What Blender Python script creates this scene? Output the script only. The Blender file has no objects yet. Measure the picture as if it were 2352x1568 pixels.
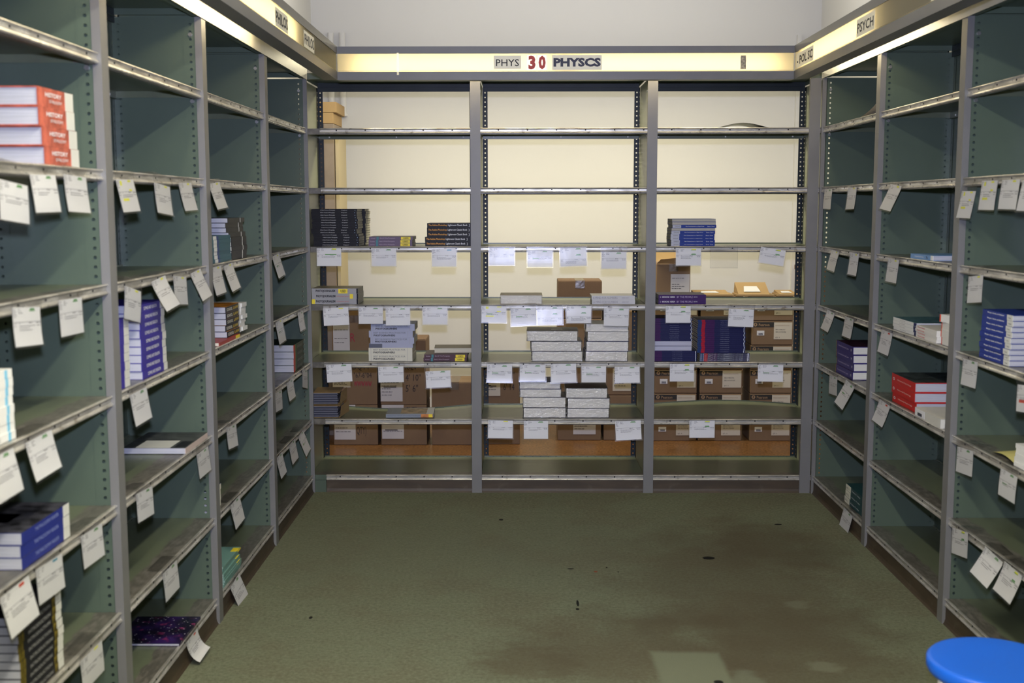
import bpy, math, random
from mathutils import Matrix, Vector
random.seed(7)
SC = bpy.context.scene
COL = SC.collection
PI = math.pi
XL, XR = -0.8673, 1.7793            # aisle-facing planes of the left and right shelving

# ------------------------------------------------------------------ camera
def make_camera():
    f, yaw, pit, roll = 2658.43, -.00884, .11593, .00111
    c = bpy.data.cameras.new('camera'); o = bpy.data.objects.new('camera', c); COL.objects.link(o)
    c.sensor_width = 36.0; c.sensor_fit = 'HORIZONTAL'; c.lens = 36.0 * f / 2352.0
    c.clip_start = .05; c.clip_end = 60
    cy, sy, cp, sp = math.cos(yaw), math.sin(yaw), math.cos(pit), math.sin(pit)
    def inv(v):                       # camera axes (right, forward, up) -> world
        x, y2, z2 = v
        y = cp * y2 + sp * z2; z = -sp * y2 + cp * z2
        return Vector((cy * x + sy * y, -sy * x + cy * y, z))
    right = inv((math.cos(roll), 0, -math.sin(roll))); up = inv((math.sin(roll), 0, math.cos(roll)))
    back = -inv((0, 1, 0))
    m = Matrix((right, up, back)).transposed().to_4x4(); m.translation = Vector((.24183, -6.05601, 1.51949))
    o.matrix_world = m
    c.dof.use_dof = True; c.dof.focus_distance = 6.3; c.dof.aperture_fstop = 4.0
    SC.camera = o
make_camera()

# ------------------------------------------------------------------ world, exposure, large lights
SC.view_settings.view_transform = 'Standard'; SC.view_settings.look = 'None'
SC.view_settings.gamma = 1.0; SC.view_settings.use_curve_mapping = False
SC.view_settings.exposure = 0.0
w = bpy.data.worlds.new('world'); SC.world = w; w.use_nodes = True
w.node_tree.nodes['Background'].inputs[0].default_value = (.6, .66, .8, 1)
w.node_tree.nodes['Background'].inputs[1].default_value = .05

def area(name, loc, rot, sx, sy, power, col, parent=None, spread=PI):
    l = bpy.data.lights.new(name, 'AREA'); l.shape = 'RECTANGLE'; l.size = sx; l.size_y = sy
    l.energy = power; l.color = col; l.spread = spread
    o = bpy.data.objects.new(name, l); COL.objects.link(o); o.location = loc; o.rotation_euler = rot
    if parent: o.parent = parent
    return o
P_CEIL, P_FLASH, P_BACK, P_TUBE = 112.0, 500.0, 40.0, 4.0
C_CEIL, C_FLASH, C_BACK, C_TUBE = (1, .95, .76), (.62, .67, 1), (1, .90, .60), (1, .84, .50)
area('ceiling_tube_light', (.30, -5.0, 2.68), (0, 0, 0), .10, 2.6, P_CEIL, C_CEIL)
area('store_room_light', (.5, 1.05, 2.40), (0, 0, 0), 2.6, .25, P_BACK, C_BACK)
area('added_wall_fill', (.5, .95, 2.46), (PI, 0, 0), 2.6, .2, 24.0, (1, .97, .93))  # added light, no fitting: brightens ceiling and wall above the end shelves
area('added_ceiling_fill', (.14, -5.0, 2.80), (PI, 0, 0), .10, 2.6, 60.0, C_CEIL)  # added beside the fitting to bounce fill light off the ceiling
fl = bpy.data.lights.new('camera_flash', 'SPOT'); fl.energy = P_FLASH; fl.color = C_FLASH; fl.shadow_soft_size = .03; fl.spot_size = math.radians(74); fl.spot_blend = 1.0
flo = bpy.data.objects.new('camera_flash', fl); COL.objects.link(flo); flo.location = (.25, -6.0, 1.67); flo.rotation_euler = (math.radians(88), 0, math.radians(-1))

# ------------------------------------------------------------------ materials
MATS = {}
def nt_new(name):
    m = bpy.data.materials.new(name); m.use_nodes = True
    nt = m.node_tree; b = nt.nodes['Principled BSDF']; return m, nt, b
def N(nt, t, **k):
    n = nt.nodes.new(t)
    for a, v in k.items():
        if a.startswith('i'): n.inputs[int(a[1:])].default_value = v
        else: setattr(n, a, v)
    return n
def mixc(nt, fac, a, b, blend='MIX'):
    n = nt.nodes.new('ShaderNodeMix'); n.data_type = 'RGBA'; n.blend_type = blend
    for s, v in ((n.inputs[0], fac), (n.inputs[6], a), (n.inputs[7], b)):
        if hasattr(v, 'is_linked') or hasattr(v, 'links'): nt.links.new(v, s)
        elif isinstance(v, (int, float)): s.default_value = v
        else: s.default_value = (*v[:3], 1)
    return n.outputs[2]
def ramp(nt, src, a, b, lo=0.0, hi=1.0):
    n = nt.nodes.new('ShaderNodeMapRange'); nt.links.new(src, n.inputs[0])
    n.inputs[1].default_value = a; n.inputs[2].default_value = b; n.inputs[3].default_value = lo; n.inputs[4].default_value = hi
    n.interpolation_type = 'SMOOTHSTEP'; return n.outputs[0]
def mth(nt, op, a, b=None):
    n = nt.nodes.new('ShaderNodeMath'); n.operation = op
    for s, v in ((n.inputs[0], a), (n.inputs[1], b)):
        if v is None: continue
        if hasattr(v, 'links'): nt.links.new(v, s)
        else: s.default_value = v
    return n.outputs[0]
def noise(nt, scale, detail=3, vec=None, stretch=None, coord='Object'):
    n = N(nt, 'ShaderNodeTexNoise'); n.inputs['Scale'].default_value = scale; n.inputs['Detail'].default_value = detail
    if vec is None:
        tc = N(nt, 'ShaderNodeTexCoord'); vec = tc.outputs[coord]
    if stretch:
        mp = N(nt, 'ShaderNodeMapping'); mp.inputs[3].default_value = stretch; nt.links.new(vec, mp.inputs[0]); vec = mp.outputs[0]
    nt.links.new(vec, n.inputs['Vector']); return n.outputs[0]
def bump(nt, b, h, strength=.2, dist=.002):
    n = N(nt, 'ShaderNodeBump'); n.inputs['Strength'].default_value = strength; n.inputs['Distance'].default_value = dist
    nt.links.new(h, n.inputs['Height']); nt.links.new(n.outputs[0], b.inputs['Normal'])
def flat(name, col, rough=.5, metal=0., spec=.5, var=0., vscale=8, coat=0., bmp=0., bscale=300):
    if name in MATS: return MATS[name]
    m, nt, b = nt_new(name)
    b.inputs['Roughness'].default_value = rough; b.inputs['Metallic'].default_value = metal
    b.inputs['Specular IOR Level'].default_value = spec; b.inputs['Coat Weight'].default_value = coat
    b.inputs['Coat Roughness'].default_value = .12
    if var:
        n = noise(nt, vscale, 4)
        c = mixc(nt, ramp(nt, n, .3, .7), tuple(x * (1 - var) for x in col), tuple(min(1, x * (1 + var)) for x in col))
        nt.links.new(c, b.inputs['Base Color'])
    else: b.inputs['Base Color'].default_value = (*col, 1)
    if bmp: bump(nt, b, noise(nt, bscale, 2), bmp, .001)
    MATS[name] = m; return m

def m_green(name='green_enamel', col=(.082, .112, .084), dirty=False, rough=.33):
    m, nt, b = nt_new(name)
    n = noise(nt, 3.5, 4)
    c = mixc(nt, ramp(nt, n, .3, .75), col, tuple(x * 1.14 for x in col))
    if dirty:                         # worn brown-grey band along a shelf's front edge
        tc = N(nt, 'ShaderNodeTexCoord'); sp = N(nt, 'ShaderNodeSeparateXYZ'); nt.links.new(tc.outputs['Object'], sp.inputs[0])
        n2 = noise(nt, 9, 5); n3 = noise(nt, 26, 4, stretch=(1, 3, 1))
        e = mth(nt, 'ADD', sp.outputs[1], mth(nt, 'MULTIPLY', mth(nt, 'SUBTRACT', n2, .5), .05))
        f = ramp(nt, e, .074, .080, .95, 0)
        dirt = mixc(nt, ramp(nt, n3, .35, .7), (.085, .078, .068), (.17, .155, .135))
        c = mixc(nt, f, c, dirt)
        st = noise(nt, 4, 6, stretch=(1, 2.5, 1))
        c = mixc(nt, ramp(nt, st, .55, .75, 0, .45), c, (.07, .07, .06))
    nt.links.new(c, b.inputs['Base Color'])
    b.inputs['Roughness'].default_value = rough
    MATS[name] = m; return m
GREEN = m_green(); SHELFG = m_green('green_shelf_enamel', (.118, .138, .088), True, .32)
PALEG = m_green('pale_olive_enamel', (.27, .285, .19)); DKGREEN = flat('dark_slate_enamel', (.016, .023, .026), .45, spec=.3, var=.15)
POST = flat('grey_painted_steel', (.185, .183, .182), .46, .12, var=.05, vscale=5)
KICK = None
def m_kick():
    m, nt, b = nt_new('brown_toe_kick')
    n = noise(nt, 5, 5, stretch=(1, 1, 6)); n2 = noise(nt, 14, 6)
    c = mixc(nt, ramp(nt, n, .3, .7), (.046, .032, .019), (.068, .047, .028))
    c = mixc(nt, ramp(nt, n2, .62, .75, 0, .5), c, (.1, .085, .06))
    nt.links.new(c, b.inputs['Base Color']); b.inputs['Roughness'].default_value = .55; return m
KICK = m_kick()
def m_alu():
    m, nt, b = nt_new('worn_aluminium')
    n = noise(nt, 12, 6, stretch=(1, 6, 6)); n2 = noise(nt, 30, 5)
    c = mixc(nt, ramp(nt, n, .35, .7), (.38, .365, .335), (.62, .60, .56))
    c = mixc(nt, ramp(nt, n2, .6, .72, 0, .6), c, (.16, .13, .09))
    nt.links.new(c, b.inputs['Base Color']); b.inputs['Metallic'].default_value = .55
    nt.links.new(ramp(nt, n, .3, .7, .42, .27), b.inputs['Roughness']); return m
ALU = m_alu()
DARK = flat('black_hole', (.008, .008, .008), .8)
def m_wall(name, col):
    m, nt, b = nt_new(name)
    n = noise(nt, 1.2, 3)
    nt.links.new(mixc(nt, ramp(nt, n, .3, .7), tuple(x * .97 for x in col), col), b.inputs['Base Color'])
    b.inputs['Roughness'].default_value = .75; bump(nt, b, noise(nt, 60, 4), .12, .002); return m
WALL = m_wall('white_plaster', (.74, .73, .69)); CEIL = m_wall('white_ceiling_paint', (.75, .74, .70))
def m_carpet():
    m, nt, b = nt_new('olive_carpet')
    g = N(nt, 'ShaderNodeNewGeometry'); P = g.outputs['Position']
    n1 = noise(nt, 260, 2, P); n6 = noise(nt, 75, 4, P); n2 = noise(nt, 2.2, 5, P); n3 = noise(nt, 16, 5, P, (.75, 1.3, 1)); n4 = noise(nt, 5, 6, P)
    c = mixc(nt, ramp(nt, n1, .3, .7), (.130, .146, .092), (.18, .196, .132))
    c = mixc(nt, ramp(nt, n3,   .35, .72, 0, .28), c, (.125, .118, .078))
    c = mixc(nt, ramp(nt, n2, .45, .62, 0, .35), c, (.13, .112, .072))
    c = mixc(nt, ramp(nt, n6, .50, .68, 0, .42), c, (.085, .095, .058)); c = mixc(nt, ramp(nt, n6, .50, .34, 0, .30), c, (.23, .25, .18))
    def blob(c, x, y, rx, ry, col, s, soft=.35, jag=.5, ns=n4, rect=False):
        d = N(nt, 'ShaderNodeVectorMath', operation='SUBTRACT'); nt.links.new(P, d.inputs[0]); d.inputs[1].default_value = (x, y, 0)
        e = N(nt, 'ShaderNodeVectorMath', operation='MULTIPLY'); nt.links.new(d.outputs[0], e.inputs[0]); e.inputs[1].default_value = (1 / rx, 1 / ry, 0)
        l = N(nt, 'ShaderNodeVectorMath', operation='LENGTH'); nt.links.new(e.outputs[0], l.inputs[0])
        lv = l.outputs['Value']
        if rect:
            q = N(nt, 'ShaderNodeSeparateXYZ'); nt.links.new(e.outputs[0], q.inputs[0])
            lv = mth(nt, 'MAXIMUM', mth(nt, 'ABSOLUTE', q.outputs[0]), mth(nt, 'ABSOLUTE', q.outputs[1]))
        v = mth(nt, 'ADD', lv, mth(nt, 'MULTIPLY', mth(nt, 'SUBTRACT', ns, .5), jag * 2))
        return mixc(nt, ramp(nt, v, 1 - soft, 1 + soft, s, 0), c, col)
    br = (.088, .072, .045)
    c = blob(c, 1.10, -1.55, .42, .75, br, .55, .6, .7)
    c = blob(c, 1.35, -.95, .30, .35, br, .55, .6, .7)
    c = blob(c, .62, -2.2, .40, .30, br, .55, .6, 1.0)
    c = blob(c, 1.15, -2.3, .35, .55, br, .6, .5, .7)
    c = blob(c, .28, -2.32, .18, .14, br, .6, .5, 1.0, n3)
    c = blob(c, -.20, -1.0, .9, .5, (.15, .155, .105), .3, .6, .6)
    c = blob(c, .80, -2.43, .115, .20, (.175, .19, .128), .9, .12, .16, rect=True)
    c = blob(c, .97, -2.47, .05, .08, (.17, .185, .128), .6, .5, .8, n3)
    c = blob(c, 1.25, -2.35, .05, .04, (.19, .195, .135), .5, .5, 1.2, n3)
    c = blob(c, 1.30, -1.75, .05, .035, (.19, .195, .135), .4, .5, 1.2, n3)
    k = (.008, .008, .008)
    for x, y, rx, ry in ((.139, -.536, .011, .016), (1.054, -1.153, .026, .022), (1.473, -.615, .018, .012), (-.546, -1.898, .007, .014),
                         (.456, -1.735, .005, .035), (.452, -1.80, .007, .012), (.447, -1.308, .014, .007), (.644, -1.348, .004, .006), (.873, -2.478, .016, .015), (.60, -1.29, .004, .008)):
        c = blob(c, x, y, rx, ry, k, .95, .12, .25, n3)
    c = blob(c, .55, -1.345, .008, .010, (.25, .05, .02), .8, .3, .3)
    nt.links.new(c, b.inputs['Base Color']); b.inputs['Roughness'].default_value = .95; b.inputs['Specular IOR Level'].default_value = .1
    bump(nt, b, n1, .5, .004); return m
CARPET = m_carpet()
def m_parquet():
    m, nt, b = nt_new('orange_cork_floor')
    g = N(nt, 'ShaderNodeNewGeometry'); n = noise(nt, 70, 5, g.outputs['Position']); n2 = noise(nt, 6, 4, g.outputs['Position'])
    c = mixc(nt, ramp(nt, n, .35, .65), (.095, .042, .014), (.24, .115, .042)); c = mixc(nt, ramp(nt, n2, .4, .7, 0, .5), c, (.09, .04, .014))
    nt.links.new(c, b.inputs['Base Color']); b.inputs['Roughness'].default_value = .35; return m
CORK = m_parquet()
def m_card(name, col):
    m, nt, b = nt_new(name)
    n = noise(nt, 4, 4); n2 = noise(nt, 40, 3, stretch=(6, 6, .4))
    c = mixc(nt, ramp(nt, n, .3, .7), tuple(x * .88 for x in col), col); c = mixc(nt, ramp(nt, n2, .3, .7, 0, .25), c, tuple(x * .8 for x in col))
    nt.links.new(c, b.inputs['Base Color']); b.inputs['Roughness'].default_value = .8; return m
CARD = m_card('brown_cardboard', (.235, .15, .085)); CARD2 = m_card('dark_cardboard', (.17, .10, .058)); KRAFT = m_card('kraft_paper', (.42, .28, .13))
def m_pages(name, col, lines=900):
    if name in MATS: return MATS[name]
    m, nt, b = nt_new(name)
    n = noise(nt, 1, 2, stretch=(6, 6, lines)); n2 = noise(nt, 20, 2)
    c = mixc(nt, ramp(nt, n, .3, .7), tuple(x * .78 for x in col), col); c = mixc(nt, ramp(nt, n2, .3, .7, 0, .12), c, (.5, .48, .42))
    nt.links.new(c, b.inputs['Base Color']); b.inputs['Roughness'].default_value = .8; MATS[name] = m; return m
PAGES = m_pages('white_page_edges', (.80, .78, .71)); PAGESG = m_pages('grey_page_edges', (.50, .48, .42)); PAGESC = m_pages('cream_page_edges', (.72, .68, .56))
def m_clear(name, fac=.12, rough=.06, bs=14, st=.5, tint=(.97, .97, .97)):
    m, nt, b = nt_new(name); nt.nodes.remove(b)
    out = nt.nodes['Material Output']; t = N(nt, 'ShaderNodeBsdfTransparent'); t.inputs[0].default_value = (*tint, 1)
    g = N(nt, 'ShaderNodeBsdfGlossy'); g.inputs['Roughness'].default_value = rough; g.inputs[0].default_value = (1, 1, 1, 1)
    fr = N(nt, 'ShaderNodeFresnel'); fr.inputs[0].default_value = 1.45
    bp = N(nt, 'ShaderNodeBump'); bp.inputs['Strength'].default_value = st; bp.inputs['Distance'].default_value = .01
    nt.links.new(noise(nt, bs, 3), bp.inputs['Height']); nt.links.new(bp.outputs[0], g.inputs['Normal']); nt.links.new(bp.outputs[0], fr.inputs['Normal'])
    mx = N(nt, 'ShaderNodeMixShader'); nt.links.new(mth(nt, 'ADD', mth(nt, 'MULTIPLY', fr.outputs[0], .35), fac), mx.inputs[0])
    nt.links.new(t.outputs[0], mx.inputs[1]); nt.links.new(g.outputs[0], mx.inputs[2]); nt.links.new(mx.outputs[0], out.inputs[0])
    MATS[name] = m; return m
SLEEVE = m_clear('clear_vinyl_sleeve', .015, .24, 6, .2)
HAZY = m_clear('hazy_vinyl_sleeve', .035, .26, 8, .25, (.88, .88, .88)); SLEEVEG = m_clear('wrinkled_vinyl_sleeve', .02, .26, 6, .3)
SHRINK = m_clear('crinkled_shrink_wrap', .08, .12, 60, 1.0, (.97, .97, .98))
PAPER = flat('white_paper', (.72, .72, .74), .7); INK = flat('printed_grey_ink', (.09, .09, .12), .8); BLACKINK = flat('black_ink', (.012, .012, .014), .6)
GRN = flat('green_print', (.08, .30, .06), .7); YEL = flat('yellow_highlighter', (.80, .80, .08), .7); BLU = flat('blue_print', (.05, .30, .45), .7); REDP = flat('red_print', (.65, .08, .04), .7)
STICK = flat('yellow_sticker', (.85, .68, .03), .5); TAPE = m_clear('packing_tape', .06, .25, 18, .25, (.85, .8, .7))
LABELP = flat('cream_label_paper', (.62, .57, .47), .7); LABELW = flat('white_label_paper', (.60, .58, .58), .7)
def m_emit(name, col, st, scale=2.0, var=.35, uv=False):
    m, nt, b = nt_new(name)
    b.inputs['Base Color'].default_value = (.75, .70, .55, 1); b.inputs['Roughness'].default_value = .25
    n = noise(nt, scale, 3, stretch=(1, 1, .4))
    nt.links.new(mixc(nt, ramp(nt, n, .3, .7), tuple(x * .8 for x in col), col), b.inputs['Emission Color'])
    b.inputs['Emission Strength'].default_value = st; return m

# ------------------------------------------------------------------ mesh helpers
class MB:
    def __init__(s): s.v = []; s.f = []; s.m = []
    def quad(s, a, b, c, d, m=0):
        i = len(s.v); s.v += [a, b, c, d]; s.f.append((i, i + 1, i + 2, i + 3)); s.m.append(m)
    def box(s, x0, x1, y0, y1, z0, z1, m=0):
        i = len(s.v)
        s.v += [(x0, y0, z0), (x1, y0, z0), (x1, y1, z0), (x0, y1, z0), (x0, y0, z1), (x1, y0, z1), (x1, y1, z1), (x0, y1, z1)]
        for f in ((0, 3, 2, 1), (4, 5, 6, 7), (0, 1, 5, 4), (1, 2, 6, 5), (2, 3, 7, 6), (3, 0, 4, 7)):
            s.f.append(tuple(i + k for k in f)); s.m.append(m)
        return s
    def prism_x(s, prof, x0, x1, m=0):           # closed (y,z) profile swept along x
        i = len(s.v); n = len(prof)
        s.v += [(x0, y, z) for y, z in prof] + [(x1, y, z) for y, z in prof]
        for k in range(n):
            k2 = (k + 1) % n; s.f.append((i + k, i + k2, i + n + k2, i + n + k)); s.m.append(m)
        s.f.append(tuple(i + k for k in reversed(range(n)))); s.m.append(m); s.f.append(tuple(i + n + k for k in range(n))); s.m.append(m)
    def tube(s, a, b, r, n=10, m=0, r2=None, caps=True):
        a, b = Vector(a), Vector(b); d = (b - a).normalized(); r2 = r if r2 is None else r2
        p = d.orthogonal().normalized(); q = d.cross(p); i = len(s.v)
        for c, rr in ((a, r), (b, r2)):
            for k in range(n):
                t = 2 * PI * k / n; s.v.append(tuple(c + (p * math.cos(t) + q * math.sin(t)) * rr))
        for k in range(n):
            k2 = (k + 1) % n; s.f.append((i + k, i + k2, i + n + k2, i + n + k)); s.m.append(m)
        if caps:
            s.f.append(tuple(i + k for k in reversed(range(n)))); s.m.append(m); s.f.append(tuple(i + n + k for k in range(n))); s.m.append(m)
    def lathe(s, prof, n=40, m=0):
        i = len(s.v)
        for r, z in prof:
            for k in range(n): t = 2 * PI * k / n; s.v.append((r * math.cos(t), r * math.sin(t), z))
        for j in range(len(prof) - 1):
            for k in range(n):
                k2 = (k + 1) % n; s.f.append((i + j * n + k, i + j * n + k2, i + (j + 1) * n + k2, i + (j + 1) * n + k)); s.m.append(m)
    def perf(s, org, du, dv, wid, L, pitch, hc, hr, m=0):   # sheet strip with a real hole in every pitch
        o, du, dv = Vector(org), Vector(du), Vector(dv); n = int(L / pitch)
        r = hr
        for j in range(n):
            b = j * pitch; c = (hc, b + pitch / 2); i = len(s.v); top = b + pitch if j < n - 1 else L
            outer = [(wid, c[1]), (wid, top), (c[0], top), (0, top), (0, c[1]), (0, b), (c[0], b), (wid, b)]
            inner = [(c[0] + r * math.cos(k * PI / 4), c[1] + r * math.sin(k * PI / 4)) for k in range(8)]
            for x, y in outer + inner: s.v.append(tuple(o + du * x + dv * y))
            for k in range(8):
                k2 = (k + 1) % 8; s.f.append((i + k, i + k2, i + 8 + k2, i + 8 + k)); s.m.append(m)
    def build(s, name, mats, parent=None, smooth=False, bevel=0.):
        me = bpy.data.meshes.new(name); me.from_pydata(s.v, [], s.f)
        if not isinstance(mats, (list, tuple)): mats = [mats]
        for mm in mats: me.materials.append(mm)
        me.polygons.foreach_set('material_index', s.m)
        if smooth: me.polygons.foreach_set('use_smooth', [True] * len(s.f))
        me.update()
        o = bpy.data.objects.new(name, me); COL.objects.link(o)
        if parent: o.parent = parent
        if bevel:
            b = o.modifiers.new('bevel', 'BEVEL'); b.width = bevel; b.segments = 2; b.limit_method = 'ANGLE'
        return o
ROT = {'B': 0.0, 'L': PI / 2, 'R': -PI / 2}
def wpos(run, u, w, z):
    return {'B': (u, w, z), 'L': (XL - w, u, z), 'R': (XR + w, -u, z)}[run]
def thing(name, label, cat, run='B', u=0, w=0, z=0, rz=0., ry=0., group=None):
    o = bpy.data.objects.new(name, None); COL.objects.link(o); o.empty_display_size = .05
    o.location = wpos(run, u, w, z); o.rotation_mode = 'ZYX' if False else 'XYZ'
    o.rotation_euler = (0, 0, ROT[run] + rz)
    if ry: o.rotation_mode = 'QUATERNION'; o.rotation_quaternion = (Matrix.Rotation(ROT[run] + rz, 4, 'Z') @ Matrix.Rotation(ry, 4, 'Y')).to_quaternion()
    o['label'] = label; o['category'] = cat
    if group: o['group'] = group
    return o
def tag(o, label, cat, group=None):
    o['label'] = label; o['category'] = cat
    if group: o['group'] = group
    return o
def struct(mb, name, mat):
    o = mb.build(name, mat); o['kind'] = 'structure'; return o
TXT = {}
def text_mesh(s, bold=0.):
    k = (s, bold)
    if k in TXT: return TXT[k]
    c = bpy.data.curves.new('lettering', 'FONT'); c.body = s; c.size = 1.0; c.offset = bold; c.resolution_u = 2; c.align_x = 'LEFT'
    o = bpy.data.objects.new('lettering', c); COL.objects.link(o); bpy.context.view_layer.update()
    me = bpy.data.meshes.new_from_object(o.evaluated_get(bpy.context.evaluated_depsgraph_get()))
    bpy.data.objects.remove(o); bpy.data.curves.remove(c)
    xs = [v.co.x for v in me.vertices]; ys = [v.co.y for v in me.vertices]
    x0, x1, y0, y1 = min(xs), max(xs), min(ys), max(ys)
    for v in me.vertices: v.co.x -= x0; v.co.y -= y0
    TXT[k] = (me, x1 - x0, y1 - y0); return TXT[k]
def lettering(s, parent, x0, x1, y, z0, z1, mat, bold=0., name='lettering', flip=False, top=False):
    """text filling the rectangle x0..x1, z0..z1 on the plane y, facing -y"""
    me, W, H = text_mesh(s, bold)
    me2 = me if (me.materials and me.materials[0] == mat) else me.copy()
    if me2 is not me or not me.materials:
        me2.materials.clear(); me2.materials.append(mat)
        if not me.materials: me.materials.append(mat)
    o = bpy.data.objects.new(name, me2); COL.objects.link(o); o.parent = parent
    if flip:
        o.location = (x1, y, z1); o.rotation_euler = (PI / 2, PI, 0)
    else:
        o.location = (x0, y, z0); o.rotation_euler = (PI / 2, 0, 0)
    o.scale = ((x1 - x0) / W, (z1 - z0) / H, 1)
    return o
ORD = ['topmost', 'second', 'third', 'fourth', 'fifth', 'sixth', 'seventh', 'eighth', 'ninth', 'tenth', 'eleventh', 'twelfth', 'thirteenth', 'fourteenth', 'fifteenth', 'sixteenth', 'seventeenth', 'eighteenth', 'nineteenth']

# ------------------------------------------------------------------ the room
b = MB(); b.quad((-1.6, -9, 0), (2.6, -9, 0), (2.6, .03, 0), (-1.6, .03, 0)); struct(b, 'floor', CARPET)
b = MB(); b.quad((-1.6, .03, 0), (2.6, .03, 0), (2.6, 2.3, 0), (-1.6, 2.3, 0)); struct(b, 'floor_storeroom', CORK)
b = MB(); b.box(-1.4, 2.5, -9, 2.3, 3.05, 3.15); struct(b, 'ceiling', CEIL)
b = MB(); b.box(-1.4, 2.5, 2.2, 2.3, 0, 3.05); struct(b, 'wall_back', WALL)
b = MB(); b.box(-1.33, -1.23, -9, 2.2, 0, 3.05); struct(b, 'wall_left', WALL)
b = MB(); b.box(2.32, 2.42, -9, 2.2, 0, 3.05); struct(b, 'wall_right', WALL)
b = MB(); b.box(-1.33, 2.42, -9.1, -9, 0, 3.05); struct(b, 'wall_front', WALL)
b = MB(); b.box(2.15, 2.178, 2.165, 2.2, 0, 2.7); struct(b, 'trim_1', WALL)

# ------------------------------------------------------------------ shelving bays
S = [1.922, 1.617, 1.312, 1.007, .702, .397, .094]
TOP = 2.172
def make_shelf(root, u0, u1, depth, z, trim0=None, sag=0., name='shelf', trim=True, floor_mat=None):
    b = MB(); n = 14; fl = .030
    def zz(k, y): t = k / n; return z + sag * math.sin(PI * t) * (y / depth)
    ys = [.018, .06, .14, depth * .6, depth]
    for k in range(n):
        xa, xb = u0 + (u1 - u0) * k / n, u0 + (u1 - u0) * (k + 1) / n
        for j in range(len(ys) - 1):
            ya, yb = ys[j], ys[j + 1]
            b.quad((xa, ya, zz(k, ya)), (xb, ya, zz(k + 1, ya)), (xb, yb, zz(k + 1, yb)), (xa, yb, zz(k, yb)))
            b.quad((xa, yb, zz(k, yb) - .002), (xb, yb, zz(k + 1, yb) - .002), (xb, ya, zz(k + 1, ya) - .002), (xa, ya, zz(k, ya) - .002))
        # rear flange and its turned-up lip
        b.quad((xa, depth, zz(k, depth) + .006), (xb, depth, zz(k + 1, depth) + .006), (xb, depth, zz(k + 1, depth) - fl), (xa, depth, zz(k, depth) - fl), 0)
        b.quad((xa, depth + .002, zz(k, depth) - fl), (xb, depth + .002, zz(k + 1, depth) - fl), (xb, depth + .002, zz(k + 1, depth) + .006), (xa, depth + .002, zz(k, depth) + .006), 0)
        b.quad((xa, depth - .014, zz(k, depth) - fl), (xb, depth - .014, zz(k + 1, depth) - fl), (xb, depth, zz(k + 1, depth) - fl), (xa, depth, zz(k, depth) - fl), 0)
    b.box(u0, u1, .016, .018, z - fl, z); b.box(u0, u1, .018, .032, z - fl, z - fl + .0015)
    b.box(u0, u0 + .0015, .018, depth, z - fl * .8, z - .001); b.box(u1 - .0015, u1, .018, depth, z - fl * .8, z - .001)
    # dots along the rear edge
    k = 0; x = u0 + .05
    while x < u1 - .03:
        t = (x - u0) / (u1 - u0); zr = z + sag * math.sin(PI * t)
        b.quad((x, depth - .006, zr + .0006), (x + .006, depth - .006, zr + .0006), (x + .006, depth - .001, zr + .0006), (x, depth - .001, zr + .0006), 1); x += .045
    # three holes in the rear flange
    for t in (.07, .5, .93):
        x = u0 + (u1 - u0) * t; zr = z + sag * math.sin(PI * t) - .018
        b.box(x - .004, x + .004, depth - .0025, depth + .0025, zr - .004, zr + .004, 2)
    s = b.build(name, [floor_mat or SHELFG, DARK, WALL], root)
    if trim:
        t0 = u0 if trim0 is None else trim0
        c = MB(); prof = [(.016, .0015), (.0085, .0015), (.0065, -.0015), (.0095, -.0045), (.0115, -.008), (.0115, -.0165), (.0085, -.0195), (.0065, -.0235), (.0085, -.027), (.016, -.027)]
        c.prism_x([(y, z + q) for y, q in reversed(prof)], t0, u1)
        x = t0 + .07 + random.random() * .05
        while x < u1 - .01:
            c.box(x - .0035, x + .0035, .0105, .0117, z - .0125, z - .0055, 1); x += .15
        c.build('label_strip', [ALU, DARK], s)
    return s
BOLT = flat('steel_bolt', (.5, .5, .48), .3, .8)
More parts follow.
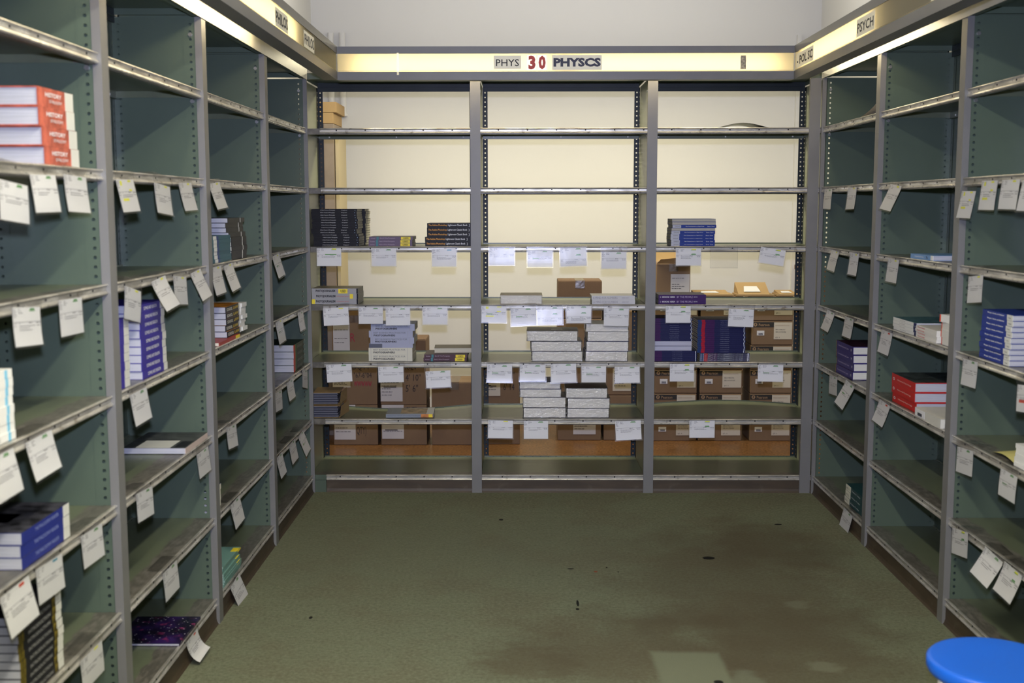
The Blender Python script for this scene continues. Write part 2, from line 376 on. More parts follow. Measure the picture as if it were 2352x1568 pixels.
def make_bay(run, u0, u1, depth, label, solid_back, postL=None, postR=None, trim0=None, sags={}, shelf0=None, shelf1=None, side_front=.022):
    root = thing('shelving_bay', label, 'shelf', run, u0, 0, 0)
    W = u1 - u0; g = .024                         # half gap between neighbouring bays
    a0 = g if shelf0 is None else shelf0; a1 = W - g if shelf1 is None else shelf1
    for side in (0, 1):
        x = a0 - .001 if side == 0 else a1 + .001; d = -1 if side == 0 else 1
        # upright angles: perforated flange on the side, plus a facing flange at the rear
        b = MB(); b.perf((x, side_front, 0), (0, 1, 0), (0, 0, 1), .044, TOP, .0254, .018, .0050)
        b.box(*(sorted((x, x + d * .02))), side_front - .002, side_front, 0, TOP)
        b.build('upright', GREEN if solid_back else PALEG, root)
        b = MB(); b.perf((x, depth - .038, 0), (0, 1, 0), (0, 0, 1), .044, TOP, .0254, .024, .0042)
        if not solid_back or True:
            b.perf((x, depth + .006, 0), (-d, 0, 0), (0, 0, 1), .027, TOP, .0254, .013, .0045)
        b.build('upright', DKGREEN if not solid_back else GREEN, root)
        b = MB(); xx = x + d * .0015; b.box(*sorted((xx, xx + d * .001)), side_front + .038, depth - .030, .0, TOP)
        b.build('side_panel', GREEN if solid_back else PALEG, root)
    for x, d in ((a0, 1), (a1, -1)):
        for zb in (2.112, 1.885):
            b = MB(); b.tube((x, side_front + .018, zb), (x + d * .004, side_front + .018, zb), .0075, 6); b.build('bolt', BOLT, root)
    if solid_back:
        b = MB(); b.box(a0, a1, depth + .008, depth + .0095, .0, TOP); b.build('back_panel', GREEN, root)
    make_shelf(root, a0, a1, depth, 2.203, name='top_shelf', trim=False, floor_mat=GREEN)
    b = MB(); b.box(a0, a1, depth - .004, depth + .001, 2.152, 2.20); b.build('rear_beam', DKGREEN, root)
    for i, z in enumerate(S):
        make_shelf(root, a0, a1, depth, z, trim0=trim0, sag=sags.get(i + 1, 0.))
    b = MB(); k0 = trim0 if trim0 is not None else a0
    b.box(k0, a1, .012, .017, 0, .066); b.prism_x([(.012, 0), (.004, 0), (.009, .008), (.012, .02)][::-1], k0, a1)
    b.build('toe_kick', KICK, root)
    if trim0 is not None:
        b = MB(); b.box(a0, trim0 - .002, .010, .014, 0, .0655); b.box(a0, trim0 - .002, .010, .0155, .0675, .094); b.build('corner_bracket', GREEN, root)
        b = MB()
    for x0, x1 in [p for p in (postL, postR) if p]:
        b = MB(); b.box(x0, x1, 0, .002, 0, TOP)
        b.box(x0, x0 + .002, .002, .024, 0, TOP); b.box(x1 - .002, x1, .002, .024, 0, TOP)
        b.build('face_post', POST, root)
    return root
h = .026
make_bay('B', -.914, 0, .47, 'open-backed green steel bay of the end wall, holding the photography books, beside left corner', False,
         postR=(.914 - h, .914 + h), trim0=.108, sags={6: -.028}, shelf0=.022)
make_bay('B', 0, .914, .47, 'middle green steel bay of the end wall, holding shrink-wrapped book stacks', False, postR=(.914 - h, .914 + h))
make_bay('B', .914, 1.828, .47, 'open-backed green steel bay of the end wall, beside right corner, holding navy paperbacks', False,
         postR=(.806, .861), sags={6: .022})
PL, PR = .984, .968
cL = .029; cR = -.0134
NEAR = ['touching the end wall shelves', 'second from the end wall', 'third from the end wall', 'nearest the camera']
for k in range(4):
    u1 = cL - PL * k; u0 = u1 - PL
    pr = (PL - cL + 0.0, PL - cL + .012) if k == 0 else None
    make_bay('L', u0, u1, .305, 'green steel bay in left shelving row, ' + NEAR[k], True, postL=(-h, h), postR=pr, shelf1=PL - cL - .006 if k == 0 else None)
for k in range(3):
    u0 = cR + PR * k; u1 = u0 + PR
    pl = (.0135, .0265) if k == 0 else None
    make_bay('R', u0, u1, .305, 'green steel bay in right shelving row, ' + [NEAR[0], NEAR[1], NEAR[3]][k], True, postL=pl, postR=(PR - h, PR + h), shelf0=.0275 if k == 0 else None)

# ------------------------------------------------------------------ lighted sign boxes above the shelves
def m_diff():
    m, nt, b = nt_new('translucent_diffuser'); out = nt.nodes['Material Output']
    b.inputs['Base Color'].default_value = (.62, .58, .45, 1); b.inputs['Roughness'].default_value = .25
    t_ = N(nt, 'ShaderNodeBsdfTranslucent'); t_.inputs[0].default_value = (.95, .90, .76, 1)
    mx = N(nt, 'ShaderNodeMixShader'); mx.inputs[0].default_value = .78
    nt.links.new(b.outputs[0], mx.inputs[1]); nt.links.new(t_.outputs[0], mx.inputs[2]); nt.links.new(mx.outputs[0], out.inputs[0]); return m
EMIT_ON = EMIT_DIM = m_diff()
HEAD = flat('cream_header_board', (.62, .60, .52), .35, var=.06)
def make_valance(run, u0, u1, label, on, tubes, e=.19, body0=None, body1=None):
    root = thing('light_box', label, 'light', run, 0, 0, 0)
    b0 = u0 if body0 is None else body0; b1 = u1 if body1 is None else body1
    b = MB(); b.prism_x([(-e, 2.146), (-e, 2.186), (-e + .004, 2.186), (-e + .004, 2.150), (-e + .067, 2.150), (-e + .067, 2.146)][::-1], u0, u1)
    b.build('bottom_rail', POST, root)
    b = MB(); b.prism_x([(-e, 2.274), (-e, 2.309), (0, 2.309), (0, 2.305), (-e + .004, 2.305), (-e + .004, 2.274)][::-1], u0, u1)
    b.build('top_rail', POST, root)
    b = MB(); b.box(b0, b1, -.004, -.0005, TOP - .004, 2.305); b.build('header_board', HEAD, root)
    b = MB(); x = u0
    for x0, x1, k in on:
        b.box(x0, x1, -e + .005, -e + .007, 2.184, 2.276, k)
    b.build('diffuser', [EMIT_ON, EMIT_DIM], root)
    b = MB(); b.box(u0, u1, -e + .0035, -e + .005, 2.1895, 2.191); b.build('diffuser_bead', flat('yellowed_bead', (.45, .38, .18), .4), root)
    for x0, x1 in tubes:
        t = MB(); t.tube((x0, -.098, 2.222), (x1, -.098, 2.222), .013, 10); t.build('fluorescent_tube', m_tube, root)
        t = MB(); t.box(x0 - .02, x1 + .02, -.13, -.06, 2.27, 2.304); t.build('tube_batten', HEAD, root)
    return root
m_tube = m_emit('tube_glass', (1, .84, .54), 24.0, 1, 0)
make_valance('B', -.677, 1.589, 'long lit sign box over the end wall shelves, reading PHYS 30 PHYSCS', [(-.677, 1.589, 0)], [(-.60, .42), (.50, 1.52)])
make_valance('L', -4.25, -.19, 'lit sign box over the left shelving row with two PHILOS cards', [(-4.25, -1.16, 0), (-1.16, -.19, 1)], [(-2.42, -1.22), (-3.75, -2.52)], body1=0.0)
make_valance('R', .19, 3.9, 'lit sign box over the right shelving row with PSYCH card', [(.19, 1.52, 0), (1.52, 3.9, 1)], [(.30, 1.45)], body0=0.0)
DIGRED = flat('red_sign_digit', (.55, .04, .02), .5); SIGNP = flat('yellowed_sign_card', (.58, .55, .42), .5); SIGNG = flat('grey_sign_card', (.50, .49, .42), .5)
for m_, e_ in ((SIGNP, .22), (SIGNG, .30), (flat('backlight_glow', (.8, .75, .6), .3), .8)):   # emission painted in for tube light passing through the cards
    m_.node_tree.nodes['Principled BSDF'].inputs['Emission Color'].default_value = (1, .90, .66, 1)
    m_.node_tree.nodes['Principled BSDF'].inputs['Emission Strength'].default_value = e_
def sign(run, u0, u1, z0, z1, txt, label, tmat, card, bold=.0, lx=(.08, .92), lz=(.2, .72), rot=0.):
    t = thing('sign_card', label, 'sign', run, (u0 + u1) / 2, -.1872, z0)
    W = u1 - u0; H = z1 - z0
    b = MB(); b.box(-W / 2, W / 2, -.0008, 0, 0, H); b.build('card', card, t)
    lettering(txt, t, -W / 2 + W * lx[0], -W / 2 + W * lx[1], -.0018, H * lz[0], H * lz[1], tmat, bold)
    return t
sign('B', .101, .237, 2.199, 2.264, 'PHYS', 'small grey card reading PHYS on the end wall light box', BLACKINK, SIGNG, .005)
sign('B', .390, .637, 2.193, 2.266, 'PHYSCS', 'wide card reading PHYSCS in heavy black capitals, right of red number', flat('navy_ink', (.02, .02, .05), .5), SIGNG, .05, (.03, .98), (.22, .80))
sign('B', .266, .312, 2.193, 2.266, '3', 'clear card with red digit 3 between PHYS and PHYSCS cards', DIGRED, flat('backlight_glow', (.8, .75, .6), .3), .055, (.15, .92), (.04, .96))
sign('B', .320, .362, 2.193, 2.266, '0', 'clear card with red digit 0 just left of the PHYSCS card', DIGRED, flat('backlight_glow', (.8, .75, .6), .3), .055, (.08, .92), (.04, .96))
sign('L', -1.634, -1.399, 2.193, 2.262, 'PHILOS', 'bold PHILOS card on left light box, nearer the camera', BLACKINK, SIGNP, .035, (.02, .98), (.18, .82))
sign('L', -1.061, -.819, 2.193, 2.262, 'PHILOS', 'PHILOS card on left light box, beside the dull stained end', BLACKINK, SIGNP, .02, (.04, .96), (.18, .82))
sign('R', .224, .560, 2.193, 2.262, '- POL SC', 'card reading POL SC on right light box, in the corner', BLACKINK, SIGNP, .03, (.06, .97), (.2, .8))
sign('R', 1.26, 1.50, 2.195, 2.265, 'PSYCH', 'card reading PSYCH on right light box', BLACKINK, SIGNP, .02, (.05, .95), (.2, .75))
sign('R', 2.12, 2.29, 2.19, 2.265, '34', 'card with red worn digits 34 on right light box, nearest camera', DIGRED, SIGNP, .03, (.1, .9), (.05, .95))
c = MB(); c.box(-.381, -.371, -.190, -.186, 2.17, 2.278); tag(c.build('clip', flat('backlight_glow', (.8, .75, .6), .3)), 'pale vertical clip across the end wall light box, left of PHYS', 'clip')  # clip's own glow stands in for tube light through it
c = MB(); c.box(1.325, 1.352, -.1862, -.1855, 2.196, 2.262); tag(c.build('tape_patch', flat('old_tape', (.45, .40, .28), .6, var=.4, vscale=90)), 'old brown tape patch on the end wall light box, right part', 'tape')
# fixtures out of frame that light the aisle and the store room
t = thing('ceiling_light', 'long bare fluorescent fitting on the ceiling above the aisle', 'light', 'B', .30, -5.0, 2.70)
b = MB(); b.box(-.08, .08, -1.35, 1.35, .02, .35); b.build('housing', HEAD, t)

# ------------------------------------------------------------------ hanging price slips
def slip(run, shelf, u, z0, wd, ht, tilt, flags, swing=0., curl=0., label=''):
    zs = S[shelf - 1]; drop = max(.006, zs - z0)
    t = thing('price_slip', label, 'paper slip', run, u, .0060, zs, ry=math.radians(tilt), group='price slips hanging from the shelf edges')
    ws = wd + .010; n = 9
    def pt(s):                       # along the hanging length
        a0 = math.radians(swing); cc = math.radians(curl)
        L = drop + ht + .006; y = 0; z = 0; st = 12
        for k in range(st):
            ds = s / st; a = a0 * min(1, (k + .5) / st * s / .03) + cc * ((k + .5) / st * s / L) ** 2
            y -= ds * math.sin(a); z -= ds * math.cos(a)
        return y - .0015, z
    L = drop + ht + .005
    b = MB()
    path = [(.050, .0026), (.010, .0030), (.001, .0028)] + [pt(L * k / n) for k in range(n + 1)]
    for q_, ((ya, za), (yb, zb)) in enumerate(zip(path[:-1], path[1:])):
        k_ = 1 if (zb > -drop * .8 or q_ < 3) else 0
        b.quad((-ws / 2, ya, za), (-ws / 2, yb, zb), (ws / 2, yb, zb), (ws / 2, ya, za), k_)
    (ya, za), (yb, zb) = pt(L - .0035), pt(L)
    b.quad((-ws / 2, ya - .0003, za), (-ws / 2, yb - .0003, zb), (ws / 2, yb - .0003, zb), (ws / 2, ya - .0003, za), 1)
    for x_ in (-ws / 2, ws / 2 - .0022):
        for k in range(n):
            (ya, za), (yb, zb) = pt(L * k / n), pt(L * (k + 1) / n)
            b.quad((x_, ya - .0003, za), (x_, yb - .0003, zb), (x_ + .0022, yb - .0003, zb), (x_ + .0022, ya - .0003, za), 1)
    main = HAZY if 'empty' in flags else SLEEVEG if ('glare' in flags or 'crumple' in flags) else SLEEVE
    b.build('sleeve', [main, HAZY], t, smooth=True)
    # back layer of the sleeve
    if 'empty' in flags: return t
    def P(s): y, z = pt(s); return y + .0014, z
    b = MB()
    for k in range(n):
        (ya, za), (yb, zb) = P(drop + ht * k / n), P(drop + ht * (k + 1) / n)
        b.quad((-wd / 2, ya, za), (-wd / 2, yb, zb), (wd / 2, yb, zb), (wd / 2, ya, za), 0)
        b.quad((-wd / 2, ya + .0008, za), (wd / 2, ya + .0008, za), (wd / 2, yb + .0008, zb), (-wd / 2, yb + .0008, zb), 0)
    def word(x0, x1, v0, v1, m):
        (ya, za), (yb, zb) = P(drop + ht * v0), P(drop + ht * v1)
        b.quad((-wd / 2 + wd * x0, ya - .0004, za), (-wd / 2 + wd * x0, yb - .0004, zb), (-wd / 2 + wd * x1, yb - .0004, zb), (-wd / 2 + wd * x1, ya - .0004, za), m)
    def line(x0, x1, v, hh=.018):
        x = x0
        while x < x1:
            l = random.uniform(.02, .07); word(x, min(x + l, x1), v, v + hh, 1); x += l + .015
    r = random.Random(hash((round(u, 3), shelf)) & 0xffff)
    for q in range(5): line(.02, r.uniform(.08, .14), .04 + q * .05, .016)
    for q in range(3): line(.19, r.uniform(.26, .34), .04 + q * .05, .016)
    sep = .37 if 'gg' not in flags else .62
    word(.01, .99, sep, sep + .007, 1); line(.02, .10, sep + .03, .016); line(.2, .24, sep + .03, .016); line(.55, .68, sep + .02, .02); line(.82, .98, sep + .03, .02)
    for q in range(2 + (r.random() < .35)): line(.2, r.uniform(.55, .8), sep + .10 + q * .055, .016)
    line(.02, .10, sep + .10, .016); line(.84, .97, sep + .10, .018)
    marks = []
    if 'g' in flags.replace('glare', ''): marks.append((.62, .78, .03, .065, 2)); marks.append((.59, .80, .075, .10, 2))
    if 'gg' in flags: marks.append((.62, .78, .36, .40, 2)); marks.append((.59, .80, .41, .435, 2))
    if 'y' in flags: marks.append((.62, .80, .02, .08, 3))
    if 'yg' in flags: marks.append((.62, .78, .30, .34, 2)); marks.append((.60, .80, .35, .375, 2))
    if 'gy2' in flags: marks.append((.34, .80, .34, .38, 2))
    if 'yy' in flags: marks += [(.17, .28, .04, .18, 3), (.62, .78, .30, .36, 3), (.17, .50, .58, .66, 3)]
    if 'gl' in flags: marks.append((.2, .45, sep + .09, sep + .13, 2))
    if 'b' in flags: marks.append((.62, .80, .03, .09, 4))
    if 'r' in flags.replace('glare', '').replace('crumple', ''): marks.append((.62, .80, .03, .10, 5))
    if 'rr' in flags: marks.append((.15, .7, .55, .66, 5))
    for m_ in marks: word(*m_)
    b.build('paper', [PAPER, INK, GRN, YEL, BLU, REDP], t, smooth=True)
    return t
SLIPS = {'B': [
(3,-0.769,1.305,0.128,0.093,0,'gy2'),(3,-0.482,1.302,0.128,0.091,0,'g'),(3,-0.166,1.300,0.127,0.091,0,'b'),(3,0.135,1.311,0.130,0.089,0,'y'),
(3,0.335,1.292,0.129,0.086,0,'g glare'),(3,0.507,1.306,0.136,0.095,-2,'gg'),(3,0.721,1.283,0.129,0.086,0,'g'),(3,1.110,1.301,0.131,0.088,0,'yg'),
(3,1.295,1.310,0.134,0.102,0,'empty'),(3,1.554,1.300,0.131,0.082,9,'yg'),
(4,-0.741,0.992,0.133,0.092,-3,'y'),(4,-0.555,0.994,0.128,0.087,0,'g'),(4,-0.413,0.992,0.128,0.092,-1,'g'),(4,-0.217,0.994,0.130,0.090,0,'g'),
(4,0.094,1.002,0.130,0.086,1,'yy glare'),(4,0.246,0.989,0.133,0.090,-3,'g glare'),(4,0.387,0.996,0.132,0.092,-1,'gg'),(4,0.539,1.001,0.130,0.090,0,'gg'),
(4,0.738,0.989,0.130,0.094,1,'g'),(4,1.061,1.003,0.130,0.088,0,'yg'),(4,1.393,0.984,0.132,0.092,2,'g'),
(5,-0.730,0.691,0.134,0.093,-3,'g'),(5,-0.454,0.680,0.134,0.084,-1,'g'),(5,-0.207,0.657,0.131,0.088,-3,'g'),(5,0.123,0.689,0.131,0.091,1,'g glare'),
(5,0.297,0.689,0.136,0.086,0,'g glare'),(5,0.459,0.694,0.133,0.098,-2,'g'),(5,0.620,0.682,0.129,0.086,0,'gl'),(5,0.796,0.680,0.131,0.086,-1,'g'),
(5,1.086,0.694,0.128,0.093,0,'yg'),(5,1.553,0.689,0.133,0.088,1,'gl'),
(6,0.127,0.391,0.132,0.094,1,'y'),(6,0.315,0.389,0.129,0.096,0,'g'),(6,0.803,0.389,0.136,0.101,-3,'g'),(6,1.197,0.391,0.134,0.092,0,'yg')],
'L': [
(2,-3.506,1.573,0.145,0.086,5,'g'),(2,-3.350,1.594,0.144,0.087,-6,'g'),(2,-3.151,1.597,0.145,0.091,1.9,'g'),(2,-2.792,1.596,0.142,0.091,-12,'yy'),
(2,-2.450,1.588,0.155,0.091,4,'y'),(2,-2.206,1.599,0.145,0.093,-12,'y'),(2,-1.836,1.606,0.145,0.096,-30,'y'),
(3,-3.470,1.296,0.145,0.087,4,'g'),(3,-3.215,1.295,0.145,0.089,1.2,'g'),(3,-2.749,1.287,0.138,0.092,11,'y'),(3,-2.522,1.302,0.137,0.1,-42,'y'),
(3,-2.296,1.295,0.140,0.091,5,'y'),(3,-2.115,1.302,0.123,0.1,-46,'y'),(3,-1.850,1.303,0.140,0.1,-12,'y'),(3,-1.674,1.303,0.131,0.1,-32,'y'),
(3,-0.819,1.303,0.142,0.1,-36,'y glare'),(4,-0.782,1.0,0.145,0.1,-17,'y glare'),(4,-0.268,0.995,0.140,0.092,-4,'g'),
(5,-0.180,0.690,0.140,0.094,12,'g'),(5,-0.568,0.690,0.150,0.088,-4,'g'),(5,-0.831,0.680,0.143,0.086,3,'g'),
(6,-0.330,0.388,0.125,0.11,-64,'g glare'),(6,-0.551,0.388,0.145,0.096,-16,'g'),(6,-0.845,0.388,0.125,0.098,-21,'g'),
(5,-1.693,0.686,0.145,0.083,5,'g'),(6,-1.672,0.388,0.145,0.096,-19,'g'),(7,-1.713,0.082,0.140,0.11,-45,'g'),
(4,-3.439,0.995,0.145,0.092,-11,'g'),(4,-3.640,0.995,0.13,0.095,-12,'g'),(4,-2.744,0.989,0.145,0.092,-6,'g'),
(5,-2.103,0.677,0.145,0.085,-3,'g'),(5,-2.722,0.690,0.145,0.084,4,'g'),(6,-2.509,0.388,0.145,0.091,-3.5,'g'),(7,-2.298,0.084,0.130,0.085,-6.8,'curl'),
(5,-3.144,0.690,0.145,0.085,2,'g'),(5,-3.414,0.690,0.150,0.083,2,'b'),(5,-3.602,0.692,0.145,0.094,-13,'r'),(6,-3.184,0.380,0.150,0.083,-1,'y')],
'R': [
(2,0.162,1.606,0.145,0.1,4.5,'g crumple'),(2,0.586,1.606,0.140,0.1,-1,'y crumple'),(2,1.225,1.606,0.145,0.11,38,'y'),(2,2.023,1.571,0.125,0.094,7,'yy'),
(2,2.188,1.603,0.129,0.096,2.8,'yy'),(2,2.355,1.602,0.135,0.093,5,'y'),(2,2.505,1.597,0.122,0.094,9,'y'),
(3,0.324,1.302,0.140,0.1,24,'y'),(3,0.657,1.302,0.140,0.1,3,'y'),(3,1.226,1.300,0.140,0.095,3,'y'),(3,2.105,1.284,0.126,0.091,-6,'y'),
(4,0.278,0.998,0.140,0.1,29,'g'),(4,0.605,0.997,0.145,0.093,4,'g'),(4,1.175,0.994,0.145,0.096,7,'r'),(4,2.090,0.992,0.132,0.090,-2,'g'),(4,2.533,0.974,0.115,0.083,-6,'rr'),
(5,0.360,0.682,0.145,0.091,-4,'g'),(5,0.658,0.692,0.140,0.12,52,'g glare'),(5,1.180,0.690,0.145,0.096,24,'r'),(5,2.079,0.680,0.145,0.088,-5,'g'),(5,2.447,0.681,0.126,0.086,2,'gl'),
(6,2.065,0.386,0.145,0.090,-9,'yg'),(6,2.362,0.389,0.145,0.1,37,'g'),(6,2.512,0.389,0.132,0.098,21,'yg'),
(7,0.691,0.084,0.145,0.098,19,'g')]}
SH = ['top', 'second', 'third', 'fourth', 'fifth', 'sixth', 'bottom']
def bay_of(run, u):
    if run == 'B': return ('left end wall bay', 'middle end wall bay', 'right end wall bay')[0 if u < 0 else 1 if u < .914 else 2]
    k = int((cL - u) / PL) if run == 'L' else int((u - cR) / PR)
    return ('left row, ' if run == 'L' else 'right row, ') + (['corner bay', 'second bay', 'third bay', 'nearest bay'] if run == 'L' else ['corner bay', 'second bay', 'nearest bay'])[k]
def mark(f):
    f2 = f.replace('glare', '').replace('crumple', '')
    if 'empty' in f: return 'empty clear sleeve'
    if 'rr' in f2: return 'slip with red smear'
    if 'r' in f2 and 'curl' not in f2: return 'slip with red mark'
    if 'b' in f2: return 'slip with blue mark'
    if 'yy' in f2: return 'slip highlighted yellow'
    if 'yg' in f2 or 'gy' in f2: return 'slip marked yellow and green'
    if 'y' in f2: return 'slip with yellow mark'
    if 'g' in f2: return 'slip with green mark'
    return 'blank curling slip'
for run, lst in SLIPS.items():
    groups = {}
    for t in lst: groups.setdefault((t[0], bay_of(run, t[1])), []).append(t)
    for (sh, by), ts in groups.items():
        ts.sort(key=lambda q: q[1])
        for i, q in enumerate(ts):
            sh_, u, z0, wd, ht, tilt, fl_ = q
            n = len(ts)
            pos = '' if n == 1 else ', ' + (['left', 'right'][i] if n == 2 else (['leftmost', 'second', 'third', 'fourth', 'fifth'][i] if i < n - 1 else 'rightmost') + ' of ' + ['', '', '', 'three', 'four', 'five'][n])
            lab = 'price ' + mark(fl_) + pos + ', ' + SH[sh - 1] + ' shelf, ' + by
            if 'empty' in fl_: lab = 'empty clear sleeve hanging on third shelf, right end wall bay'
            sw = random.uniform(1, 5); cu = random.uniform(-6, 8); tl = tilt
            if run != 'B':
                dist = u + 6.056 if run == 'L' else 6.056 - u
                lat = 1.109 if run == 'L' else 1.537
                out = -tilt if run == 'L' else tilt
                if out > 0:
                    o_ = ht * math.sin(math.radians(min(out, 60))) * lat / dist
                    sw = 4 + math.degrees(math.asin(min(.6, o_ / ht * 1.6))); tl = tilt * .12
            if 'curl' in fl_: cu = 75; sw = 8
            if 'glare' in fl_ and run == 'B': sw = random.uniform(-2, 1); cu = random.uniform(4, 12)
            slip(run, sh_, u, z0, wd, ht, tl, fl_, sw, cu, lab)

# ------------------------------------------------------------------ books
def book(run, u, w, z, L, D, T, cov, pages, label, name='book', cat='book', segs=(), txt=(), stick=(), rev=False, rz=0., hard=False, group=None, wrap=False, toppic=None):
    """spine of length L centred on u at depth w; rev = fore-edge to the aisle"""
    t = thing(name, label, cat, run, u, w, z, rz=rz, group=group)
    ct = (.0014 if wrap else .003) if hard else .0012; ins = .004 if hard else .0006
    def X(x): return -x if rev else x
    def Y(y): return D - y if rev else y
    b = MB(); mats = [cov]
    def bx(m_, x0, x1, y0, y1, z0, z1, k=0):
        xa, xb = sorted((X(x0), X(x1))); ya, yb = sorted((Y(y0), Y(y1))); m_.box(xa, xb, ya, yb, z0, z1, k)
    bx(b, -L / 2, L / 2, 0, D, 0, ct); bx(b, -L / 2, L / 2, 0, D, T - ct, T)
    cuts = sorted(segs); x = -L / 2
    for a, e, mt in cuts:
        if mt not in mats: mats.append(mt)
        xa, xe = -L / 2 + L * a, -L / 2 + L * e
        if xa > x + 1e-5: bx(b, x, xa, 0, .002, ct, T - ct)
        bx(b, xa, xe, -.0003, .002, .0003, T - .0003, mats.index(mt)); x = xe
    if x < L / 2 - 1e-5: bx(b, x, L / 2, 0, .002, ct, T - ct)
    if toppic:
        for a0, a1, d0, d1, mt in toppic:
            if mt not in mats: mats.append(mt)
            bx(b, -L / 2 + L * a0, -L / 2 + L * a1, D * d0, D * d1, T, T + .0003, mats.index(mt))
    b.build('cover', mats, t)
    b = MB(); bx(b, -L / 2 + ins, L / 2 - ins, .002, D - ins, ct, T - ct); b.build('pages', pages, t)
    if not rev:
        for s_, a, e, za, zb, mt, bold in txt:
            lettering(s_, t, -L / 2 + L * a, -L / 2 + L * e, -.0008, T * za, T * zb, mt, bold)
        for a, e, s_ in stick:
            b = MB(); b.box(-L / 2 + L * a, -L / 2 + L * e, -.0014, -.0006, T * .06, T * .94); k = b.build('sticker', STICK, t); k['label'] = 'yellow sticker'
            if s_: lettering(s_, t, -L / 2 + L * (a + .25 * (e - a)), -L / 2 + L * (a + .8 * (e - a)), -.0020, T * .25, T * .75, BLACKINK, .02)
    if wrap:
        e_ = .0018; b = MB(); b.box(-L / 2 - e_, L / 2 + e_, -e_, D + e_, .0004, T - .0004); b.build('shrink_wrap', SHRINK, t)
    return t
def M(name, col, rough=.42, coat=0., var=0.): return flat(name, col, rough, coat=coat, var=var, vscale=30, spec=.15)
WHT = M('white_cover', (.72, .72, .70)); BLK = M('black_cover', (.012, .012, .016)); NAVY = M('navy_cover', (.012, .018, .085)); GREYC = M('grey_cover', (.36, .36, .38))
ITXT = flat('white_print', (.75, .75, .78), .6); OTXT = flat('orange_print', (.75, .35, .06), .6); RTXT = flat('red_title', (.55, .05, .05), .6); DTXT = flat('dark_title', (.03, .03, .035), .6)
FLASHCREAM = M('flash_tinted_cream_cover', (.40, .42, .56)); CREAM = M('cream_cover', (.68, .66, .56))  # first one is the cream cover with bluish flash light painted in
def stack(run, u, w, z, n, L, D, T, cov, pages, desc, where, name='book', jit=.004, du=0., **k):
    """n books piled up from z; labelled from the top"""
    zz = z
    for i in range(n):
        o = n - 1 - i
        lab = '%s, %s of %d in %s' % (desc, ORD[o], n, where) if n > 1 else '%s, %s' % (desc, where)
        kk = dict(k)
        f = kk.pop('fn', None)
        args = dict(cov=cov, pages=pages)
        if f: args.update(f(o) or {})
        args.update(kk)
        j = random.uniform(-jit, jit); jw = random.uniform(0, jit)
        cv = args.pop('cov'); pg = args.pop('pages'); la = args.pop('label', lab); uu = u + j + du * i + args.pop('shift', 0.)
        book(run, uu, w + jw, zz, L, D, T, cv, pg, la, name=name, rz=args.pop('rz', random.uniform(-.008, .008)), group=desc if n > 1 else None, **args)
        zz += T + .0002
    return zz
SZ = {i + 1: z + .0012 for i, z in enumerate(S)}
# -- end wall, left bay
g = dict(txt=[('A Short Course in Photography', .20, .52, .28, .74, ITXT, .0), ('Stephen Shore', .66, .78, .33, .66, ITXT, 0)])
g['txt'].append(('o', .95, .965, .35, .65, flat('pale_blue_dot', (.35, .5, .7), .6), .1)); g['txt'][1] = ('Digital', .66, .78, .33, .66, ITXT, 0)
stack('B', -.745, .05, SZ[3], 15, .24, .20, .0128, BLK, PAGESG, 'black thin photography paperback', 'front pile, left end wall bay', fn=lambda o: dict(shift=.008 if o > 9 else 0), **g)
stack('B', -.735, .262, SZ[3], 15, .25, .19, .0128, BLK, PAGESG, 'black thin photography paperback', 'rear pile, left end wall bay')
PURP = M('mauve_cover', (.16, .12, .19)); TEALB = M('teal_band', (.08, .24, .28)); BRNP = M('plum_cover', (.10, .055, .075))
bwp = dict(segs=[(.17, .22, TEALB)], stick=[(.73, .95, 'USED')], txt=[('Black & White Photography', .25, .60, .3, .72, flat('mauve_print', (.5, .42, .5), .6), 0), ('Horenstein', .04, .14, .34, .68, flat('mauve_print', (.5, .42, .5), .6), 0)])
stack('B', -.452, .05, SZ[3], 3, .23, .20, .0165, PURP, PAGESG, 'mauve photography paperback with yellow USED sticker', 'pile on third shelf', **bwp)
stack('B', -.146, .04, SZ[3], 5, .243, .20, .0240, BLK, PAGESG, 'black photo software guide with orange lettering', 'third shelf pile beside post', jit=.002,
      fn=lambda o: dict(shift=[.012, .008, .008, 0, 0][o]), txt=[('The Adobe Photoshop', .03, .43, .25, .78, OTXT, .02), ('Lightroom Classic Book', .45, .87, .25, .78, ITXT, .02), ('3', .90, .92, .2, .8, ITXT, 0)])
SPJ = dict(txt=[('PHOTOJOURNALISM', .09, .51, .20, .78, DTXT, .05), ('The Professionals\' Approach', .53, .80, .38, .62, RTXT, .0)], segs=[(.97, 1., BLK)])
stack('B', -.747, .04, SZ[4], 3, .244, .215, .0275, GREYC, PAGESG, 'grey PHOTOJOURNALISM textbook with yellow sticker', 'pile on fourth shelf', jit=.002,
      fn=lambda o: [dict(stick=[(.58, .78, 'USED')]), dict(stick=[(.82, .89, '')]), dict(stick=[(0, .07, '')])][o], toppic=[(0, 1, 0, 1, flat('worn_tan_cover', (.20, .18, .13), .4))], **SPJ)
bb = dict(txt=[('BEST BUSINESS PRACTICES FOR', .11, .84, .58, .84, flat('grey_title', (.14, .15, .17), .6), .0), ('PHOTOGRAPHERS', .11, .60, .18, .46, DTXT, .035)], segs=[(.885, .89, GREYC), (.05, .055, GREYC)])
z = SZ[5]; offs = [0, 0, .003, .010, .003, .014]
